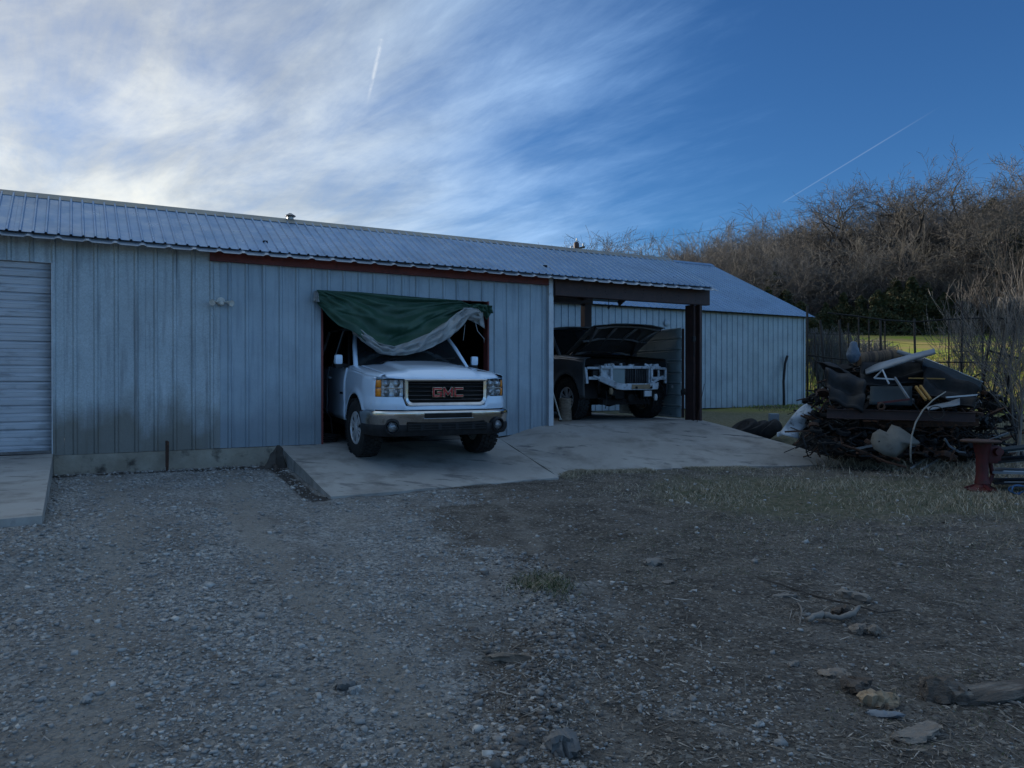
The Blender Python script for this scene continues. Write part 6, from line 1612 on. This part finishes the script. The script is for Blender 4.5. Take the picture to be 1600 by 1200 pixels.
stick([(1248, 946), (1254, 960), (1250, 979)], [.006, .007, .004], M['palebark'], 'short bent twig left of the curved branch')
stick([(1040, 876), (1054, 880), (1064, 873)], [.004, .005, .003], M['bark'], 'small dark twig touching the pale chip in mid yard')
stick([(433, 918), (440, 938), (441, 952)], [.004, .004, .002], M['palebark'], 'curved pale twig standing out on the gravel left of centre')
stick([(845, 900), (851, 910), (856, 915)], [.003, .005, .006], M['palebark'], 'pale stub of stick in the grass tuft at mid yard')
stick([(215, 1165), (240, 1170), (262, 1178)], [.003, .004, .003], M['palebark'], 'thin straight twig at the lower left of the gravel')
stick([(1500, 1082), (1560, 1100), (1640, 1118)], [.008, .010, .008], M['palebark'], 'pale stick passing under the long rotten log')

# ------------------------------------------------------------------ gravel, litter and grass: uncountable
def inside_slab(x, y):
    u = CU*x+SU*y; w = -SU*x+CU*y
    a = (u > 2.46) & (u < 6.1) & (w > 8.50) & (w < 18)
    wf = np.interp(u, [5.7, 6.25, 7.3, 8.6, 10.55], [8.79, 9.25, 8.86, 8.45, 7.86]); b_ = (u >= 5.9) & (u < 10.56) & (w > wf)
    c = (u < -.20) & (w > 7.25); e = (u < 6.95) & (w > 10.93)
    return a | b_ | c | e
def sample(n, ymin, ymax, seed, pw=1.0):
    r_ = np.random.RandomState(seed); q = r_.rand(n); y = ymin*(ymax/ymin)**(q**pw); x = y*r_.uniform(-.74, .78, n); return r_, x, y
ICO = None
def ico():
    t = (1+5**.5)/2; v = np.array([(-1,t,0),(1,t,0),(-1,-t,0),(1,-t,0),(0,-1,t),(0,1,t),(0,-1,-t),(0,1,-t),(t,0,-1),(t,0,1),(-t,0,-1),(-t,0,1)], float)/1.9
    f = np.array([(0,11,5),(0,5,1),(0,1,7),(0,7,10),(0,10,11),(1,5,9),(5,11,4),(11,10,2),(10,7,6),(7,1,8),(3,9,4),(3,4,2),(3,2,6),(3,6,8),(3,8,9),(4,9,5),(2,4,11),(6,2,10),(8,6,7),(9,8,1)]); return v, f
def octa():
    v = np.array([(1,0,0),(-1,0,0),(0,1,0),(0,-1,0),(0,0,1),(0,0,-1)], float); f = np.array([(0,2,4),(2,1,4),(1,3,4),(3,0,4),(2,0,5),(1,2,5),(3,1,5),(0,3,5)]); return v, f
def cubev():
    v = np.array([(x, y, z) for x in (-1, 1) for y in (-1, 1) for z in (-1, 1)], float)*.72; f = np.array([(0,1,3),(0,3,2),(4,6,7),(4,7,5),(0,4,5),(0,5,1),(2,3,7),(2,7,6),(0,2,6),(0,6,4),(1,5,7),(1,7,3)]); return v, f
def rocks(name, x, y, size, base, r_, mats, label, sink=.25):
    v, f = base; n = len(x); z = gz(x, y)
    sc = size[:, None]*np.stack([r_.uniform(.8, 1.35, n), r_.uniform(.6, 1.0, n), r_.uniform(.35, .7, n)], 1)
    P = v[None]*(1+.24*r_.randn(n, len(v), 1)) ; P = P*sc[:, None, :]
    # random yaw + tilt
    a = r_.rand(n)*6.28; tl_ = r_.randn(n)*.3; ca, sa = np.cos(a), np.sin(a); ct, st = np.cos(tl_), np.sin(tl_)
    X = P[..., 0]; Yp = P[..., 1]*ct[:, None]-P[..., 2]*st[:, None]; Z = P[..., 1]*st[:, None]+P[..., 2]*ct[:, None]
    XX = X*ca[:, None]-Yp*sa[:, None]; YY = X*sa[:, None]+Yp*ca[:, None]
    V = np.stack([XX+x[:, None], YY+y[:, None], Z+(z+sc[:, 2]*(1-2*sink)*.6)[:, None]], -1).reshape(-1, 3)
    F = (f[None]+(np.arange(n)*len(v))[:, None, None]).reshape(-1, 3); mi = np.repeat(r_.choice(len(mats), n, p=mats_p(len(mats))), len(f))
    o = npmesh(name, V, F, mats, mi=mi); tag(o, label, 'gravel', kind='stuff'); return o
def mats_p(n): return {3: [.62, .31, .07], 2: [.6, .4], 1: [1.]}[n]
gm = [mat('crushed_stone_a', (.31, .30, .28), (.21, .20, .185), 30, rough=.9, detail=3), mat('crushed_stone_b', (.43, .42, .39), (.32, .31, .29), 30, rough=.9, detail=3), mat('crushed_stone_c', (.54, .515, .47), (.42, .40, .36), 30, rough=.85, detail=3)]
# fine mixed gravel near, coarser further (smaller ones are below a pixel there)
r_, x, y = sample(150000, 2.5, 12.5, 3, 1.0)
mk = gravel_mask(x, y); mk = np.maximum(mk, .45*np.exp(-((x-.15)/.22)**2)*(y < 6.0)); mk = np.maximum(mk*sstep(-.42, .10, fbm(x*1.1, y*1.1, 3)+.22*r_.randn(len(x)))*(1-.65*track_mask(x, y)), .03)
ok = (r_.rand(len(x)) < mk) & ~inside_slab(x, y); x, y = x[ok], y[ok]
size = np.exp(r_.randn(len(x))*.50)*.0048*(1+.14*(y-2.5)); size = np.clip(size, .0025, .026)
near = y < 4.6
rocks('gravel', x[near], y[near], size[near], cubev(), r_, gm, 'grey crushed gravel spread over the near left of the yard')
rocks('gravel', x[~near], y[~near], size[~near], cubev(), r_, gm, 'grey crushed gravel further back toward the workshop')
# soil clods on the windrow
r_, x, y = sample(3600, 2.5, 6.4, 8); x = .15+.12*np.sin(y*1.7)+r_.randn(len(x))*.17; size = np.exp(r_.randn(len(x))*.5)*.0075; size = np.clip(size, .003, .024)
rocks('soil_clods', x, y, size, cubev(), r_, [mat('soil_clod', (.15, .135, .12), (.10, .09, .08), 25, rough=.95), gm[0]], 'dark soil clods along the low ridge in mid yard')
# litter: bark flakes, leaf bits, straw lying flat
def litter(name, n, seed, ymin, ymax, wfun, lfun, wd, ms, label, cat):
    r_, x, y = sample(n, ymin, ymax, seed); ok = (r_.rand(n) < wfun(x, y)) & ~inside_slab(x, y); x, y = x[ok], y[ok]; n = len(x); z = gz(x, y)+.004
    L = lfun(r_, n)*(1+.05*(y-2.5)); Wd = L*wd*(.6+.8*r_.rand(n)); a = r_.rand(n)*6.28; t1 = r_.randn(n)*.14; t2 = r_.randn(n)*.25
    dx = np.stack([np.cos(a), np.sin(a), t1], 1)*L[:, None]/2; dy = np.stack([-np.sin(a), np.cos(a), t2], 1)*Wd[:, None]/2; c = np.stack([x, y, z+np.abs(t1)*L/2+np.abs(t2)*Wd/2], 1)
    j = 1+.35*r_.randn(n, 4, 1); V = c[:, None] + np.stack([dx+dy*.4, dy-dx*.2, -dx-dy*.3, dx*.1-dy], 1)*np.clip(j, .4, 1.6)
    mi = r_.choice(len(ms), n, p=mats_p(len(ms))); o = npmesh(name, V.reshape(-1, 3), np.arange(4*n).reshape(-1, 4), ms, mi=mi); tag(o, label, cat, kind='stuff')
lm = [mat('litter_brown', (.13, .115, .098), (.088, .078, .067), 9, rough=.95), mat('litter_tan', (.25, .21, .165), (.17, .145, .115), 9, rough=.95), mat('litter_pale', (.42, .385, .33), (.31, .28, .24), 9, rough=.9)]
litter('wood_litter', 70000, 31, 2.5, 13, lambda x, y: .25+.75*(1-gravel_mask(x, y)), lambda r, n: np.clip(np.exp(r.randn(n)*.5)*.013, .005, .06), .35, lm, 'brown bark crumbs and leaf litter on the bare soil', 'litter')
litter('straw_litter', 32000, 32, 2.5, 14, lambda x, y: .12+.88*(1-gravel_mask(x, y))*sstep(-.2, .25, fbm(x*.7, y*.7, 3)+.1), lambda r, n: np.clip(np.exp(r.randn(n)*.5)*.040, .015, .13), .045, [lm[1], lm[2]], 'dry straw and fine twigs scattered on the soil', 'litter')
# grass blades
def grass(name, x, y, r_, hh, ms, label, lean=.5, wd=.0045):
    n = len(x); z = gz(x, y)-.004; h = hh*(.5+.8*r_.rand(n)); a = r_.rand(n)*6.28; l = lean*(.3+r_.rand(n))
    d = np.stack([np.cos(a)*l, np.sin(a)*l, np.ones(n)], 1); d /= np.linalg.norm(d, axis=1, keepdims=True); b_ = r_.rand(n)*6.28; sd_ = np.stack([np.cos(b_), np.sin(b_), np.zeros(n)], 1)*(wd*(.7+.6*r_.rand(n))*(1+.04*y))[:, None]/2
    p0 = np.stack([x, y, z], 1); p1 = p0+d*(h*.55)[:, None]; dd = d.copy(); dd[:, :2] *= 2.2; dd[:, 2] *= .75; p2 = p1+dd*(h*.5)[:, None]
    V = np.stack([p0-sd_, p0+sd_, p1+sd_*.8, p1-sd_*.8, p2], 1).reshape(-1, 3); k = (np.arange(n)*5)[:, None]
    F = np.concatenate([k+np.array([[0, 1, 2]]), k+np.array([[0, 2, 3]]), k+np.array([[3, 2, 4]])]); mi = np.tile(r_.choice(len(ms), n, p=mats_p(len(ms))), 3)
    o = npmesh(name, V, F, ms, mi=mi); tag(o, label, 'grass', kind='stuff')
gd = [mat('dead_grass', (.36, .30, .21), (.26, .215, .15), 6, rough=.9), mat('dead_grass_pale', (.55, .48, .36), (.42, .365, .27), 6, rough=.9), mat('green_grass', (.085, .11, .045), (.06, .08, .035), 6, rough=.85)]
r_ = np.random.RandomState(40); n = 95000; x = r_.uniform(.3, 10., n); y = r_.uniform(6.2, 13.5, n)
band = np.exp(-(((y-(9.55-.12*(x-1)))/.75)**2)); dens = band*sstep(.4, 2.5, x)*sstep(-.25, .2, fbm(x*1.2, y*1.2, 3)+.12) + .10*sstep(1, 3, x) + .5*sstep(5.0, 6.2, x)*sstep(8.2, 9.2, y)
ok = (r_.rand(n) < dens) & ~inside_slab(x, y) & (x < y*.75); x, y = x[ok], y[ok]
grass('dry_grass', x, y, r_, .045+.085*np.clip(fbm(x*1.7+3, y*1.7, 3)+.35, 0, 1)*sstep(1.5, 5, x), gd, 'dry pale grass along the edge of the concrete and before the scrap heap', lean=.8)
n = 1500; x = .22+r_.randn(n)*.09; y = 5.35+r_.randn(n)*.13; grass('grass_tuft', x, y, r_, .06, [gd[2], gd[0]], 'small tuft of green and dry grass in mid yard', lean=1.0)
n = 42000; x = r_.uniform(.6, 6, n); y = r_.uniform(3., 9, n); ok = (fbm(x*.9+9, y*.9, 3) > .02) & (x < y*.75); grass('short_grass', x[ok], y[ok], r_, .020, [gd[2], gd[0]], 'short sparse green grass on the trodden soil at the right', lean=1.1, wd=.003)
n = 9000; a = r_.rand(n); x = 7.6+a*7+r_.randn(n)*.2; u_ = CU*x; yb = (17.3+SU*x)/CU; y = yb - np.abs(r_.randn(n))*.9; ok = ~inside_slab(x, y); grass('verge_grass', x[ok], y[ok], r_, .07, [gd[2], gd[0]], 'short grass at the foot of the barn wall', lean=.7)
# tufts hanging over the front edges of the slabs
r2 = np.random.RandomState(77); n = 16000; uu_ = r2.uniform(5.2, 9.7, n); wf_ = np.interp(uu_, [5.2, 5.7, 6.25, 7.3, 8.6, 10.55, 10.9], [8.70, 8.79, 9.25, 8.86, 8.45, 7.86, 7.8]); ww_ = wf_ - np.abs(r2.randn(n))*.16 + .03
kp = fbm(uu_*2.2, ww_*0+4, 3) + .3*np.exp(-((uu_-6.4)/.5)**2) > -.02; uu_, ww_ = uu_[kp], ww_[kp]
grass('edge_grass', CU*uu_-SU*ww_, SU*uu_+CU*ww_, r2, .055, gd, 'dry grass growing over the front edge of the concrete ramp', lean=1.0)
# weeds and tall dry stems round the heap
n = 1500; sgx = r_.uniform(4.6, 7.6, n); sgy = 10.3+.9*r_.rand(n)+ (7.6-sgx)*.5; ok = ~inside_slab(sgx, sgy); grass('dry_weeds', sgx[ok], sgy[ok], r_, .26, [gd[0], gd[1]], 'tangled dry weeds at the foot of the scrap heap', lean=1.3, wd=.006)
n = 60000; th = r_.uniform(.2, .78, n); d = 24+26*r_.rand(n); x = th*d; y = d; grass('pasture_grass', x, y, r_, .10, [mat('pasture_green', (.24, .29, .03), (.16, .21, .025), 2, rough=.9), mat('pasture_straw', (.38, .27, .10), (.26, .19, .07), 2, rough=.9)], 'rough green and straw coloured pasture grass beyond the fence', lean=.6, wd=.012)
